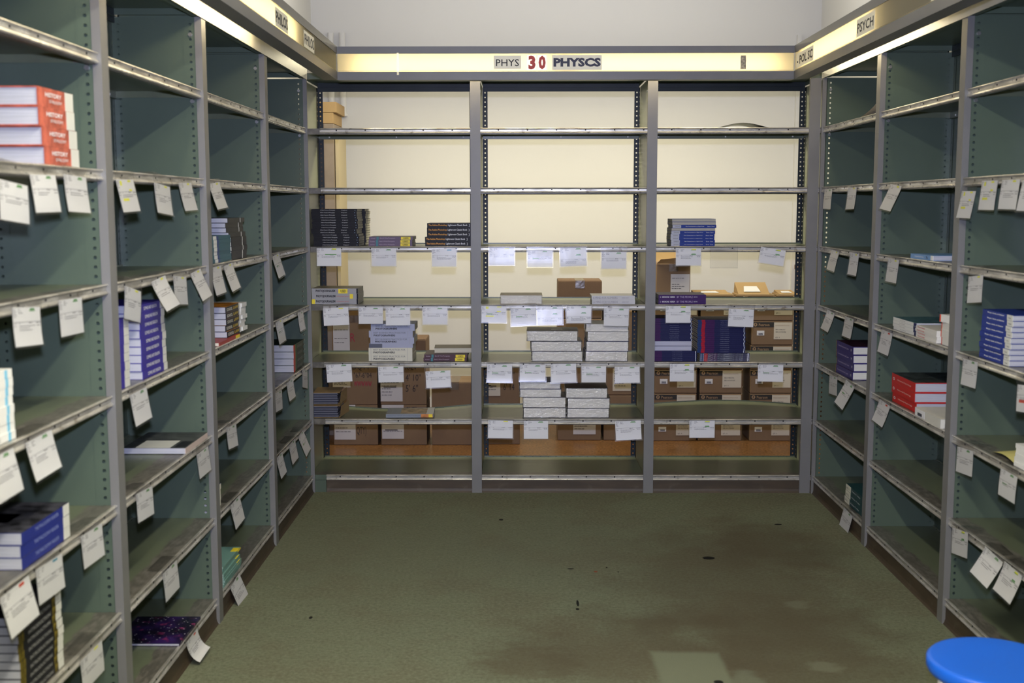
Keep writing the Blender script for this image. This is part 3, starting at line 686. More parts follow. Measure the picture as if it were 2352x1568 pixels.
for i in range(6):
    T = .0355; T = [.0355, .0355, .022, .033, .035, .036][i]
    book('B', -.459 + offs[i], .05, z, .233, .19, T, CREAM if i < 2 else FLASHCREAM, PAGESC, 'thick %s photographers business guide, %s of 6 in pile on fifth shelf' % ('cream' if i < 2 else 'flash-tinted cream', ORD[5 - i]),
         group='photographers business guides', rz=random.uniform(-.02, .02), **(bb if i != 2 else dict(segs=[(.0, .3, M('shaded_spine_streak', (.12, .13, .18)))]))); z += T + .0002  # shade on the third spine is painted as a dark streak
stack('B', -.166, .05, SZ[5], 2, .23, .2, .0175, BRNP, PAGESG, 'plum photography paperback with yellow USED sticker', 'pile on fifth shelf', **bwp)
book('B', -.125, .12, SZ[5] + .0356, .21, .16, .026, M('tan_worn_cover', (.26, .22, .17)), PAGESC, 'loose tan workbook lying on the plum photography paperbacks', rev=True, rz=.05)
for i in range(2):
    t = thing('magazine_bundle', 'kraft-wrapped bundle of dark magazines, %s of pair at left end of sixth shelf' % ['lower', 'upper'][i], 'bundle', 'B', -.80, .05, SZ[6] + i * .071, rz=.05 * i, group='kraft-wrapped magazine bundles')
    b = MB()
    for k in range(14): j = random.uniform(-.004, .004); b.box(-.075, .055 + j, .002, .2, .003 + k * .0042, .003 + k * .0042 + .0038, k % 3)
    b.build('magazines', [M('slate_magazine', (.07, .08, .12)), M('grey_magazine', (.16, .16, .2)), M('dark_magazine', (.03, .03, .05))], t)
    b = MB(); b.box(-.077, .066, .004, .205, .0615, .063); b.box(-.077, .066, .004, .205, 0, .002)
    b.quad((.064, .002, .0), (.084, .2, .0), (.084, .2, .063), (.072, .002, .063)); b.quad((.0725, .002, .063), (.0845, .2, .063), (.0845, .2, 0), (.0645, .002, 0))
    b.build('kraft_wrap', KRAFT, t)
book('B', -.361, .05, SZ[6], .254, .2, .019, M('pale_blue_grey_cover', (.25, .28, .33)), PAGES, 'single grey paperback with orange picture lying on sixth shelf, left end wall bay', rz=.03,
     txt=[('PROFESSIONAL PORTRAIT RETOUCHING TECHNIQUES', .03, .72, .3, .7, flat('blue_grey_print', (.08, .1, .16), .6), 0)], segs=[(.74, .99, M('orange_photo', (.5, .2, .07), var=.4))], stick=[(.90, .98, '')],
     toppic=[(.3, .85, .1, .9, M('tan_photo', (.38, .27, .16), var=.4)), (.85, 1, 0, 1, WHT)])
# -- end wall, middle bay
def wrapped(u, z, L, T, cov, lab, D=.2, w=.05, rz=0., pic=None):
    return book('B', u, w, z, L, D, T, cov, PAGES if cov != NAVY else PAGES, lab, name='shrink_wrapped_book', rev=True, hard=True, wrap=True, rz=rz, group='shrink-wrapped thick books', toppic=pic)
TANC = M('tan_cover', (.45, .38, .27))
wrapped(.237, SZ[4], .223, .046, TANC, 'single shrink-wrapped book with tan top, alone on fourth shelf')
for i in range(2):
    book('B', .724 - .002 * i, .04, SZ[4] + .0222 * i, .227, .17, .022, M('silver_white_cover', (.6, .6, .63), .2), PAGES, '%s of two white paperbacks A MIND FOR NUMBERS on fourth shelf' % ['lower', 'upper'][i], group='white paperbacks on the fourth shelf',
         txt=[('A MIND FOR NUMBERS', .03, .60, .25, .75, flat('silver_print', (.25, .25, .32), .5), .0), ('BARBARA OAKLEY', .70, .86, .35, .65, flat('silver_print', (.25, .25, .32), .5), 0)])
DKC = M('dark_photo_cover', (.03, .03, .05), var=.5)
logo = [(.3, .52, .2, .75, M('cream_logo', (.65, .6, .45)))]
for i, (u, zo, L, T, r_) in enumerate([(.428, 0, .272, .0525, 0), (.424, .0530, .272, .0525, .01), (.402, .1065, .273, .055, -.02)]):
    wrapped(u, SZ[5] + zo, L, T, DKC, 'wide shrink-wrapped dark-covered book, %s of 3 in left pile, fifth shelf' % ORD[2 - i], rz=r_, D=.21, pic=logo)
for i, (u, zo, L, T) in enumerate([(.690, 0, .227, .0525), (.6945, .053, .227, .052), (.698, .1055, .222, .052), (.6925, .158, .229, .040)]):
    wrapped(u, SZ[5] + zo, L, T, NAVY if i < 3 else CREAM, 'shrink-wrapped thick book, %s of 4 in right pile, fifth shelf' % ORD[3 - i], rz=random.uniform(-.015, .015), pic=logo if i == 3 else None)
for i, (u, zo, L, T) in enumerate([(.362, 0, .231, .0535), (.360, .054, .232, .056), (.340, .1105, .224, .044), (.337, .155, .222, .037)]):
    wrapped(u, SZ[6] + zo, L, T, DKC if i < 2 else NAVY, 'shrink-wrapped %s book, %s of 4 in left pile, sixth shelf' % ('pale-edged' if i < 2 else 'bluish', ORD[3 - i]), rz=random.uniform(-.015, .015))
for i, (u, zo, L, T) in enumerate([(.595, 0, .226, .050), (.5975, .0505, .228, .055), (.586, .106, .224, .053)]):
    wrapped(u, SZ[6] + zo, L, T, DKC, 'shrink-wrapped cream-edged book, %s of 3 in right pile, sixth shelf' % ORD[2 - i], rz=random.uniform(-.015, .015))
# -- end wall, right bay
BLUE = M('royal_blue_cover', (.02, .045, .26))
stack('B', 1.137, .05, SZ[3], 9, .229, .19, .0155, BLUE, PAGESG, 'royal blue paperback', 'pile, third shelf', jit=.003, du=.0009,
      fn=lambda o: dict(rev=True) if o in (0, 1, 3) else dict(segs=[(0, .195, M('pale_grey_spine_end', (.5, .52, .6)))], txt=[('Mass Communication in a Digital World', .30, .72, .34, .68, ITXT, 0), ('CENGAGE', .05, .17, .34, .68, DTXT, 0), ('Baran  Davis', .80, .96, .36, .66, ITXT, 0)]))
stack('B', 1.087, .04, SZ[4], 2, .25, .19, .0245, M('purple_cover', (.055, .02, .12)), PAGESG, 'purple BY THE PEOPLE textbook', 'fourth shelf pair', jit=.002,
      txt=[('MORONE  KERSH', .08, .345, .34, .68, ITXT, .02), ('BY THE PEOPLE', .385, .72, .3, .7, flat('lilac_print', (.5, .42, .6), .6), 0), ('O', .03, .055, .35, .65, ITXT, 0), ('DEBATING', .74, .82, .4, .62, ITXT, 0)])
CR = M('crimson_band', (.38, .01, .03)); NAVY2 = M('deep_navy_cover', (.014, .016, .075)); PLM = M('purple_navy_cover', (.05, .012, .085))
nb = dict(segs=[(0, .08, M('mid_navy', (.015, .04, .14))), (.08, .155, CR), (.16, .35, PLM), (.965, .98, M('white_spot', (.6, .65, .75)))], txt=[('Through the Analytical Eye', .47, .66, .36, .66, flat('pale_print', (.35, .38, .5), .6), 0)])
nb2 = dict(segs=[(0, .18, PLM), (.965, .98, M('white_spot', (.6, .65, .75)))], txt=[('Through the Analytical Eye', .42, .66, .36, .66, flat('pale_print', (.35, .38, .5), .6), 0)])
T = .0108
z = stack('B', 1.315, .04, SZ[5], 4, .262, .20, T, NAVY2, PAGESC, 'thin navy paperback with crimson band', 'plastic-wrapped base, right pile', jit=.001, wrap=True, **nb)
stack('B', 1.300, .055, z, 16, .254, .20, T, NAVY2, PAGESC, 'thin navy paperback with crimson band', 'tall right pile', jit=.003, **nb)
z = stack('B', 1.055, .045, SZ[5], 5, .225, .2, T, NAVY2, PAGESC, 'thin navy paperback', 'base of left pile', jit=.001, **nb2)
z = stack('B', 1.042, .05, z, 2, .20, .2, .026, NAVY2, m_pages('lilac_page_edges', (.55, .56, .72)), 'navy textbook with pale fore-edge outward', 'left pile', jit=.002, rev=True)
stack('B', 1.040, .05, z, 11, .205, .2, T, NAVY2, PAGESC, 'thin navy paperback', 'upper left pile', jit=.003, **nb2)
# -- left row
REDC = M('orange_red_spine', (.42, .10, .065), var=.35); WLAB = M('white_spine_label', (.62, .62, .58))
LILP = m_pages('bluish_white_page_edges', (.47, .48, .56))
stack('L', -3.19, .02, SZ[2], 4, .215, .26, .0455, REDC, LILP, 'thick red-spined textbook', 'nearest bay, left row', hard=True, jit=.006, du=-.008, name='book',
      segs=[(.76, 1., WLAB)], txt=[('HISTORY', .2, .65, .55, .78, ITXT, .02), ('OF PHILOSOPHY', .3, .66, .25, .42, ITXT, 0)])
stack('L', -3.61, .02, SZ[4], 8, .17, .24, .0195, WHT, LILP, 'white textbook with pale blue band', 'nearest bay, left row', jit=.003, segs=[(.78, .86, M('sky_band', (.2, .5, .7)))], txt=[('LOGIC', .3, .55, .3, .7, DTXT, 0)])
BLU3 = M('deep_blue_cover', (.02, .03, .20))
stack('L', -3.385, .02, SZ[5], 3, .275, .23, .0285, BLU3, LILP, 'dark blue textbook', 'pile, fifth shelf, left row', jit=.003, segs=[(.86, 1., WLAB)], txt=[('THE PHILOSOPHY READER', .25, .75, .45, .75, flat('blue_print_soft', (.25, .3, .6), .6), 0)],
      toppic=[(0, 1, 0, 1, M('dark_portrait_cover', (.035, .035, .045), var=.7)), (.3, .6, .3, .7, M('grey_portrait', (.02, .02, .02)))])
YB = M('black_yellow_border', (.10, .075, .01), var=.9)
stack('L', -3.44, .02, SZ[6], 10, .24, .22, .0205, BLK, LILP, 'black textbook with speckled yellow border', 'sixth shelf, nearest bay', jit=.003, segs=[(0, .1, YB), (.78, .86, YB), (.86, 1., WLAB)], txt=[('INTRODUCTION', .2, .72, .3, .7, flat('grey_print', (.25, .25, .25), .6), .02)])
VIO = M('violet_blue_cover', (.04, .03, .26))
stack('L', -2.80, .02, SZ[4], 8, .075, .22, .0245, VIO, LILP, 'violet-blue book', 'short pile behind post, fourth shelf', jit=.002, segs=[(.45, 1., WLAB)])
stack('L', -2.535, .02, SZ[4], 9, .235, .21, .0245, VIO, LILP, 'violet-blue paperback with white end label', 'fourth shelf, third bay', jit=.003, du=-.001, segs=[(.85, 1., WLAB)], txt=[('SOPHIE AND REASON', .18, .70, .3, .72, ITXT, .01)])
book('L', -2.15, .01, SZ[5], .27, .21, .021, M('charcoal_cover', (.06, .065, .065), var=.3), LILP, 'single charcoal paperback lying flat, fifth shelf, left row third bay', segs=[(0, 1, M('white_pink_spine', (.55, .45, .42)))],
     toppic=[(.0, .45, .25, .8, WLAB), (.05, .4, .02, .2, BLK)])
GAL = None
def m_galaxy():
    m, nt, b_ = nt_new('starry_cover'); n = noise(nt, 30, 6); n2 = noise(nt, 9, 3); v = N(nt, 'ShaderNodeTexVoronoi'); v.inputs['Scale'].default_value = 60
    tc = N(nt, 'ShaderNodeTexCoord'); nt.links.new(tc.outputs['Object'], v.inputs['Vector'])
    c_ = mixc(nt, ramp(nt, n2, .4, .7), (.008, .006, .02), (.04, .015, .12)); c_ = mixc(nt, ramp(nt, n, .58, .7), c_, (.25, .03, .12)); c_ = mixc(nt, ramp(nt, v.outputs[0], .12, .2, .9, 0), c_, (.5, .45, .55))
    nt.links.new(c_, b_.inputs['Base Color']); b_.inputs['Roughness'].default_value = .3; return m
GAL = m_galaxy()
book('L', -2.30, .01, SZ[7], .25, .22, .009, GAL, LILP, 'magazine with dark starry cover on the bottom shelf, left row')
TEAL = M('teal_blue_cover', (.03, .11, .15))
stack('L', -1.70, .02, SZ[3], 7, .29, .2, .0140, TEAL, LILP, 'teal blue paperback', 'third shelf, second bay', jit=.006, segs=[(.15, .3, WHT), (.3, .4, M('deep_blue_patch', (.02, .05, .2)))])
z = stack('L', -1.42, .02, SZ[3], 5, .25, .2, .0175, BLK, PAGES, 'black-spined textbook', 'lower half, left row pile', jit=.004, segs=[(.70, .73, WHT)])
stack('L', -1.42, .03, z, 4, .27, .2, .0185, M('black_cover_grey', (.03, .03, .03)), LILP, 'black-spined textbook with white pages', 'upper half, left row pile', jit=.012, segs=[(.72, .75, WHT)])
YO = M('amber_lettering', (.6, .42, .05))
stack('L', -1.55, .02, SZ[4] + .013, 5, .22, .19, .0235, BLK, LILP, 'black book with amber lettering', 'fourth shelf, second bay', jit=.004, segs=[(.9, 1., WHT)], txt=[('SCHOOL', .05, .44, .25, .75, CREAM, .03), ('LAW', .5, .85, .25, .75, YO, .04)],
      toppic=[(0, 1, 0, 1, M('orange_top_cover', (.55, .22, .03), var=.4))])
book('L', -1.66, .01, SZ[4], .32, .19, .0125, M('red_yellow_cover', (.35, .05, .04)), PAGESC, 'thin red book under the amber-lettered black books, left row', segs=[(.78, .98, STICK)])
stack('L', -1.365, .02, SZ[4] + .012, 7, .08, .18, .016, WHT, PAGES, 'slim white pamphlet', 'pile beside amber-lettered books', jit=.012)
stack('L', -.245, .02, SZ[5], 4, .26, .19, .034, M('dark_green_black_cover', (.02, .035, .025), var=.4), LILP, 'thick black and green textbook', 'corner bay, left row', jit=.004, segs=[(0, .15, M('red_green_band', (.4, .05, .03))), (.15, .25, M('leaf_band', (.03, .15, .05)))], txt=[('BIOLOGY', .35, .85, .3, .65, flat('grey_print', (.25, .25, .25), .6), .0)])
stack('L', -1.835, .05, SZ[5], 8, .10, .18, .018, M('black_grey_cover', (.05, .05, .06), var=.8), PAGES, 'thin black and white booklet', 'fifth shelf behind post', jit=.006)
stack('L', -1.85, .03, SZ[6], 4, .14, .18, .021, NAVY, PAGES, 'small navy book with cream label', 'sixth shelf behind post', jit=.003, segs=[(.7, 1., CREAM)])
AQ = M('pale_aqua_cover', (.16, .30, .26))
stack('L', -1.71, .01, SZ[7], 9, .26, .2, .0085, AQ, m_pages('aqua_page_edges', (.3, .42, .38)), 'pale aqua booklet', 'bottom shelf, second bay', jit=.010, fn=lambda o: dict(stick=[(.82, 1., '')]) if o == 0 else {},
      toppic=[(.75, .95, .0, .12, STICK)])
# -- right row (u runs toward the camera)
LB = M('light_blue_cover', (.16, .30, .55))
book('R', 1.52, .02, SZ[3], .24, .25, .019, LB, LILP, 'single light blue paperback, third shelf, right row', txt=[('Understanding Psychology', .2, .6, .3, .7, ITXT, .0), ('7e', .7, .78, .25, .75, DTXT, .02)], segs=[(.9, 1., WHT)], rz=.02)
stack('R', 1.345, .02, SZ[4], 4, .28, .26, .0125, WHT, LILP, 'white-spined paperback with navy edge band', 'right row pile', jit=.004, segs=[(.9, 1., NAVY)], toppic=[(0, 1, 0, 1, M('teal_red_cover', (.05, .12, .14), var=.5))], txt=[('Sociology', .3, .55, .3, .7, flat('grey_print', (.25, .25, .25), .6), 0)])
stack('R', 1.615, .015, SZ[4], 4, .23, .15, .0115, M('ivory_cover', (.66, .64, .6)), PAGES, 'white paperback with red lettering', 'right row pile', jit=.004, txt=[('Psychology', .1, .45, .25, .75, RTXT, .02)])
stack('R', 1.80, .02, SZ[4], 4, .10, .15, .028, M('ivory_cover', (.66, .64, .6)), PAGES, 'rounded white packet', 'beside right row post', name='white_packet', cat='packet', jit=.008, segs=[(0, .08, REDP)], fn=lambda o: dict(rz=.25 if o == 0 else 0.))
PUR = M('purple_blue_cover', (.035, .025, .15)); GOLD = M('gold_strip', (.35, .2, .05), var=.5)
stack('R', .485, .02, SZ[5], 4, .29, .24, .0395, PUR, PAGES, 'thick purple textbook', 'corner bay, right row', jit=.006, segs=[(.0, .02, GOLD)], txt=[('Constitutional Law', .1, .75, .40, .62, flat('lilac_print', (.5, .42, .6), .6), 0), ('M', .88, .93, .35, .65, ITXT, 0)], hard=True,
      toppic=[(0, 1, 0, 1, M('dark_maroon_top', (.04, .015, .03)))])
RED = M('bright_red_cover', (.48, .018, .015))
stack('R', 1.355, .02, SZ[5], 3, .29, .26, .040, RED, LILP, 'thick bright red textbook', 'pile, fifth shelf, right row', jit=.008, hard=True, txt=[('Abnormal Psychology', .25, .85, .38, .58, flat('pink_print', (.75, .45, .4), .6), .01), ('O', .06, .14, .33, .62, ITXT, .02)],
      toppic=[(0, 1, 0, 1, M('dark_picture_cover', (.04, .05, .05), var=.6))])
t = thing('carton', 'flat white carton with barcode in front of the red textbooks', 'box', 'R', 1.645, .008, SZ[5] + .0)
t.location = wpos('R', 1.72, .008, SZ[5])
WBOX = flat('white_carton', (.60, .59, .54), .6, var=.05)
b = MB(); b.box(-.17, .11, 0, .12, 0, .033); b.build('body', WBOX, t)
b = MB(); b.box(-.05, .11, -.001, .12, .0335, .0345); b.build('lid_flap', WBOX, t)
b = MB(); b.box(-.165, -.06, -.0012, -.0004, .003, .031); k = b.build('label', PAPER, t)
b = MB()
for i in range(16): b.box(-.135 + i * .003, -.135 + i * .003 + random.choice((.001, .0018)), -.0018, -.0012, .006, .018)
b.build('barcode', BLACKINK, k)
NB = M('bright_navy_cover', (.02, .04, .24))
stack('R', 2.245, .02, SZ[4], 9, .245, .25, .0182, NB, LILP, 'bright navy textbook with white end label', 'nearest bay, right row', jit=.005, du=.001, segs=[(.82, 1., WLAB)],
      txt=[('Mergers, Stocks, and Behavior', .18, .74, .45, .80, ITXT, .02), ('Cengage', .86, .95, .3, .6, DTXT, 0)])
stack('R', 2.55, .02, SZ[5], 5, .22, .16, .014, WHT, PAGESC, 'white paperback', 'behind yellow sheet, right row', jit=.006)
b = MB()
for i in range(6): a0, a1 = i / 6, (i + 1) / 6; zz0, zz1 = .012 * math.sin(a0 * PI) + .001, .012 * math.sin(a1 * PI) + .001; b.quad((.0 + a0 * .19, 0, zz0), (a1 * .19, 0, zz1), (a1 * .19 - .02, .13, zz1 + .004), (a0 * .19 - .02, .13, zz0 + .004))
o = b.build('yellow_sheet', flat('yellow_paper', (.62, .56, .20), .7)); o.location = wpos('R', 2.245, .03, SZ[5]); o.rotation_euler = (0, 0, ROT['R']); tag(o, 'loose yellow paper sheet on fifth shelf, nearest bay, right row', 'paper')
DT = M('dark_teal_cover', (.02, .06, .065))
stack('R', .69, .03, SZ[7], 3, .30, .22, .030, DT, LILP, 'dark teal textbook with cream label', 'bottom shelf, right corner bay', jit=.005, segs=[(0, .28, CREAM)], txt=[('Politics Today', .35, .8, .35, .65, ITXT, .0), ('POL 2', .05, .2, .3, .6, DTXT, 0)],
      toppic=[(.3, .7, .3, .5, M('pale_teal_print', (.3, .4, .4)))])
# curled strips on the top shelves
def sheet(name, run, u0, u1, w0, w1, zf, mat, label, cat, skew=0.):
    b = MB(); n = 16
    for i in range(n):
        a0, a1 = i / n, (i + 1) / n; x0, x1 = u0 + (u1 - u0) * a0, u0 + (u1 - u0) * a1
        b.quad((x0, w0, zf(a0)), (x1, w0, zf(a1)), (x1 + skew, w1, zf(a1) * .9), (x0 + skew, w1, zf(a0) * .9))
        b.quad((x0, w0, zf(a0) - .001), (x0 + skew, w1, zf(a0) * .9 - .001), (x1 + skew, w1, zf(a1) * .9 - .001), (x1, w0, zf(a1) - .001))
    o = b.build(name, mat, smooth=True); o.location = wpos(run, 0, 0, S[0]); o.rotation_euler = (0, 0, ROT[run]); tag(o, label, cat); return o
sheet('bowed_plastic_strip', 'B', 1.25, 1.52, .03, .20, lambda a: .003 + .024 * math.sin(PI * a) ** 1.3, flat('smoky_plastic', (.07, .07, .055), .25), 'dark bowed plastic strip lying on top shelf, right end wall bay', 'strip')
sheet('curled_paper', 'R', .45, .86, .03, .14, lambda a: .002 + .055 * a ** 2.2, flat('cream_paper', (.60, .54, .40), .7), 'cream paper strip curling up on top shelf, right corner bay', 'paper')

# ------------------------------------------------------------------ cartons behind the open bays
MK = flat('marker_ink', (.03, .02, .02), .7); MKR = flat('red_marker', (.35, .02, .05), .7)
def carton(x0, x1, y, z0, z1, label, mat=CARD, D=.28, lab=None, pear=False, notes=(), tape=False, flaps=False, strikes=0, rz=0.):
    W = x1 - x0; H = z1 - z0
    t = thing('cardboard_box', label, 'box', 'B', (x0 + x1) / 2, y, z0, rz=rz)
    b = MB(); b.box(-W / 2, W / 2, 0, D, .001, H - .003); b.build('carton', mat, t, bevel=.004)
    b = MB(); b.box(-W / 2 + .002, W / 2 - .002, .002, D / 2 - .001, H - .0035, H - .001); b.box(-W / 2 + .002, W / 2 - .002, D / 2 + .001, D - .002, H - .0035, H - .001); b.build('lid_flap', mat, t)
    if pear:
        b = MB(); b.box(-W / 2, W * .03, -.0009, -.0002, H - .040, H - .008); k = b.build('printed_band', flat('black_band', (.02, .018, .015), .6), t)
        TP = flat('tan_print', (.36, .23, .12), .6)
        lettering('Pearson', k, -W * .34, -W * .08, -.0014, H - .034, H - .016, TP, .01)
        r_ = MB(); r_.tube((-W * .42, -.0008, H - .024), (-W * .42, -.0016, H - .024), .012, 20); r_.build('logo_disc', TP, k)
        lettering('P', k, -W * .435, -W * .40, -.0022, H - .031, H - .017, MK, .04)
        b = MB(); b.box(W * .03, W * .47, -.0012, -.0004, H * .24, H - .010); k = b.build('label', LABELP, t)
        lettering('PEARSON HIGHER EDUCATION', k, W * .06, W * .40, -.0018, H * .80, H * .84, TP, 0)
        lettering('ISBN 13 9780137521', k, W * .07, W * .30, -.0018, H * .62, H * .67, MK, 0)
        lettering('ISBN 10 0137521960', k, W * .07, W * .32, -.0018, H * .52, H * .57, MK, 0)
        lettering('QTY:   8', k, W * .07, W * .17, -.0018, H * .29, H * .34, MK, .01)
        b = MB(); b.box(-W * .38, -W * .20, -.0012, -.0004, H * .40, H * .60)
        for i in range(12): x = -W * .34 + i * W * .009; b.box(x, x + W * .005, -.0018, -.0011, H * .42, H * .50, 1)
        b.build('barcode', [PAPER, BLACKINK], t)
    if lab:
        a, e, c, d, m_ = lab
        b = MB(); x0_, x1_, zz0, zz1 = -W / 2 + W * a, -W / 2 + W * e, H * c, H * d
        b.box(x0_, x1_, -.0012, -.0004, zz0, zz1, 0)
        for i in range(7):
            zz = zz1 - (zz1 - zz0) * (.12 + i * .11)
            if random.random() < .75:
                xx = x0_ + .008
                while xx < x0_ + (x1_ - x0_) * random.uniform(.4, .9): l = random.uniform(.006, .02); b.box(xx, xx + l, -.0018, -.0011, zz, zz + .003, 1); xx += l + .004
        for i in range(strikes):
            zz = zz1 - (zz1 - zz0) * (.25 + i * .25); b.box(x0_ + .02, x0_ + .10, -.0022, -.0012, zz, zz + .005, 1)
        b.build('label', [m_, MK], t)
    for s_, a, e, c, d, mt in notes: lettering(s_, t, -W / 2 + W * a, -W / 2 + W * e, -.0008, H * c, H * d, mt, .0, name='handwriting')
    if tape:
        b = MB(); b.box(-.03, .03, -.0016, -.0006, H - .05, H); b.box(-.03, .03, 0, D, H - .0008, H + .0004); b.build('tape', TAPE, t)
    if flaps:
        b = MB(); b.quad((-W / 2, 0, H), (W / 2, 0, H), (W / 2 - .03, -.05, H + .045), (-W / 2 + .02, -.05, H + .03)); b.build('open_flap', KRAFT, t)
        b = MB(); b.quad((-W / 2, D, H), (-W / 2, D + .04, H + .07), (W / 2, D + .04, H + .07), (W / 2, D, H)); b.build('open_flap', KRAFT, t)
    return t
LW = LABELW; LC = LABELP
rows = [(0, .262), (.262, .545), (.545, .83)]
A = ['bottom', 'middle', 'top']
carton(-.967, -.684, 1.24, 0, .262, 'brown box on floor with crossed-out white label and handwritten 18 QTY', lab=(.02, .50, .14, 1., LW), notes=[('(18', .38, .50, .2, .5, MK), ('QTY)', .52, .74, .22, .46, MK), ('6\' 9"', .70, .88, .72, .92, MK)])
carton(-.967, -.684, 1.24, .262, .545, 'brown box with scribbled red marker, middle of leftmost store room column', lab=(.0, .40, .40, .68, LC), notes=[('DQTY', .45, .85, .78, .95, MK), ('"67-6"04', .48, .88, .62, .74, MK), ('wwwww', .48, .88, .42, .54, MKR)])
carton(-.967, -.684, 1.24, .545, .84, 'brown box with tall label and red marker 12, top of leftmost column', lab=(.03, .40, .12, .95, LW), notes=[('R', .42, .52, .42, .60, MKR), ('#12', .10, .24, .72, .84, MKR), ('TOTAL BLUE', .05, .33, .88, .94, MK), ('6 07 - 6 08', .05, .33, .80, .86, MK)], tape=True, flaps=True)
carton(-.662, -.370, 1.24, 0, .262, 'brown box on floor with struck-out label beside handwritten 6 feet', lab=(.02, .50, .16, 1., LW), strikes=3, notes=[('6\' 0"', .56, .84, .50, .74, MK), ('5\' 7"', .56, .78, .82, .95, MK)])
carton(-.662, -.370, 1.24, .262, .545, 'brown box marked 4 10 and 5 6, second box column from left', lab=(.0, .48, .08, .72, LW), strikes=2, notes=[('4\' 10"', .55, .88, .55, .70, MK), ('5\' 6"', .55, .82, .30, .46, MK), ('K-LV', .55, .8, .80, .92, MK)])
carton(-.662, -.370, 1.24, .545, .684, 'low brown box on top of second column from left, behind photographers guides', mat=CARD2)
carton(-.336, -.045, 1.24, 0, .41, 'tall brown box on floor behind post, third from left, with taped bottom', lab=(.02, .48, .40, .60, LW), notes=[('LADY"', .6, .85, .52, .62, MK)], tape=True)
carton(-.023, .227, 1.27, 0, .262, 'brown box on floor behind middle bay left, shiny tape at base', lab=(.02, .3, .8, 1., LC), tape=True)
carton(-.023, .227, 1.27, .262, .53, 'brown box with struck-out cream label behind middle bay left', lab=(.0, .50, .20, .66, LC), strikes=2, notes=[('6\' 6"', .58, .86, .62, .78, MK), ('6\' 14', .58, .86, .34, .5, MK)])
for i, (z0, z1) in enumerate([(0, .27), (.27, .55), (.55, .80), (.80, 1.046)]):
    carton(.474, .756, 1.4, z0, z1, 'brown box behind middle bay, %s of column beneath lone taped carton' % ['bottom', 'second', 'third', 'top'][i] if i < 3 else 'dark brown carton with tape, alone visible above fourth shelf, middle bay', mat=CARD2 if i == 3 else CARD, lab=(.36, .88, .15, .75, LW) if i == 0 else None, tape=(i == 3))
for i, (z0, z1) in enumerate([(0, .30), (.30, .58), (.58, .85)]):
    carton(.775, 1.055, 1.4, z0, z1, ['brown box on floor behind middle bay right', 'brown box labelled PRECALCULUS behind middle bay right', 'brown box topping column behind middle bay right'][i], lab=(.20, .62, .1, .62, LC) if i == 1 else None,
           notes=[('PRECALCULUS', .24, .58, .50, .57, MK)] if i == 1 else ())
hh = .1575
PN = ['bottom', 'fifth', 'fourth', 'third', 'second', 'topmost']
for nm, x0, x1, k in (('left', 1.10, 1.375, 0), ('middle', 1.392, 1.67, 1), ('right', 1.722, 1.99, 2)):
    for i in range(6):
        carton(x0 + random.uniform(-.003, .003), x1, 1.38, i * hh, (i + 1) * hh - .001, 'publisher carton with black band, %s of six in %s column, right bay' % (PN[i], nm), pear=True)
carton(1.105, 1.322, 1.385, 6 * hh + .002, 1.155, 'taller brown carton with white shipping label and barcode above publisher cartons', lab=(.42, .98, .10, .68, LW), tape=True, flaps=True)
for i, (x0, x1, dz, lab) in enumerate([(1.34, 1.60, 0, 'flat kraft mailer with white label lying on middle publisher cartons'), (1.62, 1.86, .0, 'kraft mailer standing open on right publisher cartons'), (1.88, 2.03, .0, 'small kraft mailer at right end over publisher cartons')]):
    t = thing('kraft_mailer', lab, 'mailer', 'B', (x0 + x1) / 2, 1.36, 6 * hh + .002); W = x1 - x0
    b = MB(); b.box(-W / 2, W / 2, 0, .18, 0, .012); b.prism_x([(0, .012), (.18, .012), (.16, .03 + .05 * (i == 1)), (.02, .018)], -W / 2 + .01, W / 2 - .03); b.build('sleeve', KRAFT, t)
    b = MB(); b.quad((-W * .3, .03, .0215 + .006 * (i == 1)), (W * .15, .03, .0215 + .006 * (i == 1)), (W * .1, .10, .028 + .03 * (i == 1)), (-W * .25, .10, .028 + .03 * (i == 1))); b.build('label', PAPER, t)
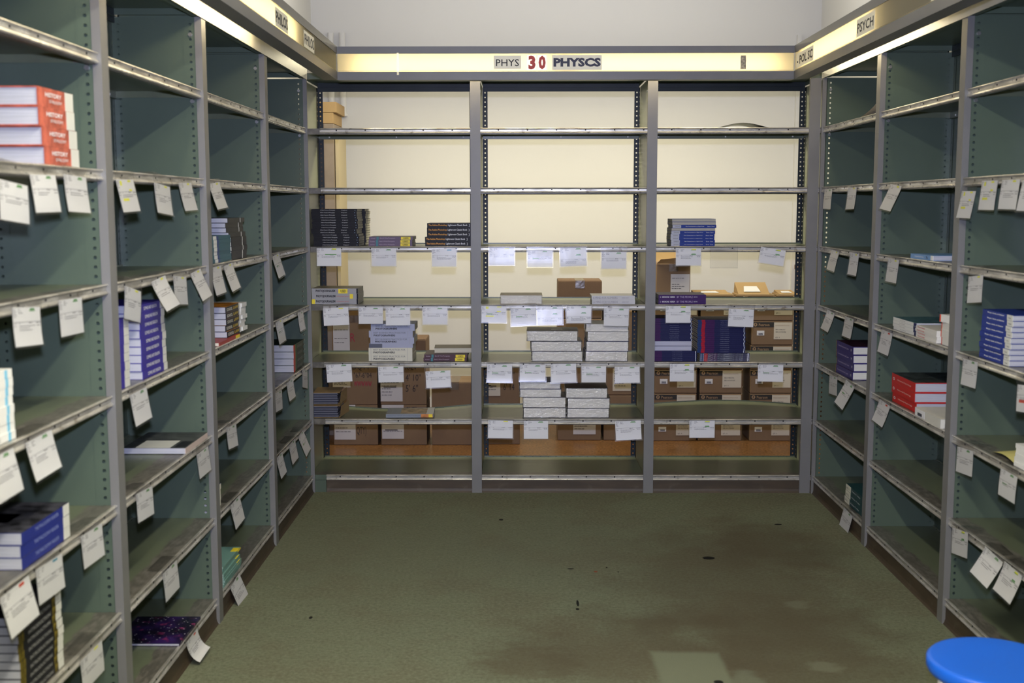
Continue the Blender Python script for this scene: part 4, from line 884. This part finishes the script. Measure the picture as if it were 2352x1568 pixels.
# wooden cabinet side, boards and wrapped parcels in the left corner
b = MB(); b.box(-1.21, -.983, 1.56, 1.95, 0, 2.055); o = b.build('tall_cabinet', flat('tan_laminate', (.24, .19, .145), .5, var=.08), bevel=.002); tag(o, 'tall tan cabinet with dark front edge, store room left corner', 'cabinet')
b = MB(); b.box(-1.21, -1.048, 1.555, 1.56, 0, 2.055); k = b.build('front_edge', flat('dark_wood_edge', (.05, .025, .015), .5)); k.parent = o
b = MB(); b.box(-.978, -.955, 1.58, 1.9, 0, 2.02); tag(b.build('leaning_board', flat('cream_board', (.48, .40, .25), .6)), 'narrow cream board standing beside the tan cabinet', 'board')
for i in range(2):
    b = MB(); b.box(-1.2, -.985 + .02 * i, 1.57, 1.93, 2.058 + i * .07, 2.126 + i * .07); tag(b.build('cardboard_box', KRAFT, bevel=.003), '%s flat yellow-brown carton on top of the tan cabinet' % ['lower', 'upper'][i], 'box')
for x in (-1.09, -1.01):
    b = MB(); b.tube((x, 2.17, 2.16), (x, 2.17, 2.72), .022, 14); b.tube((x, 2.17, 2.15), (x, 2.17, 2.165), .03, 14); tag(b.build('conduit', WALL, smooth=False), 'white vertical pipe on store room wall, %s of two' % ('left' if x < -1.05 else 'right'), 'pipe')
b = MB(); b.box(2.18, 2.31, 1.75, 2.19, 0, 1.08); b.box(2.17, 2.315, 1.74, 2.19, 1.08, 1.11); o = b.build('desk', flat('brown_laminate', (.16, .075, .035), .5)); tag(o, 'brown desk end glimpsed at far right of the store room', 'desk')

# ------------------------------------------------------------------ blue stool
t = thing('stool', 'small round stool with bright blue plastic seat and grey legs, front right', 'stool', 'B', 1.368, -3.406, 0)
b = MB(); b.lathe([(0, .446), (.10, .446), (.145, .4495), (.153, .4485), (.158, .443), (.158, .425), (.154, .416), (.146, .414), (0, .414)], 64); b.build('seat', flat('blue_plastic', (.008, .11, .62), .38, bmp=.15, bscale=500), t, smooth=True)
for k in range(4):
    a = PI + .25 + k * PI / 2; b = MB(); b.tube((.142 * math.cos(a), .142 * math.sin(a), .418), (.192 * math.cos(a), .192 * math.sin(a), .012), .012, 14)
    l = b.build('leg', flat('grey_metal_leg', (.30, .30, .31), .35, .5), t, smooth=True)
    b = MB(); b.tube((.190 * math.cos(a), .190 * math.sin(a), .03), (.1935 * math.cos(a), .1935 * math.sin(a), 0), .015, 14); b.build('foot_cap', flat('black_rubber', (.02, .02, .02), .7), l)
b = MB(); n = 24
for k in range(n):
    a0, a1 = 2 * PI * k / n, 2 * PI * (k + 1) / n; r_ = .162; b.tube((r_ * math.cos(a0), r_ * math.sin(a0), .2), (r_ * math.cos(a1), r_ * math.sin(a1), .2), .006, 8, caps=False)
b.build('foot_ring', flat('grey_metal_leg', (.30, .30, .31), .35, .5), t, smooth=True)
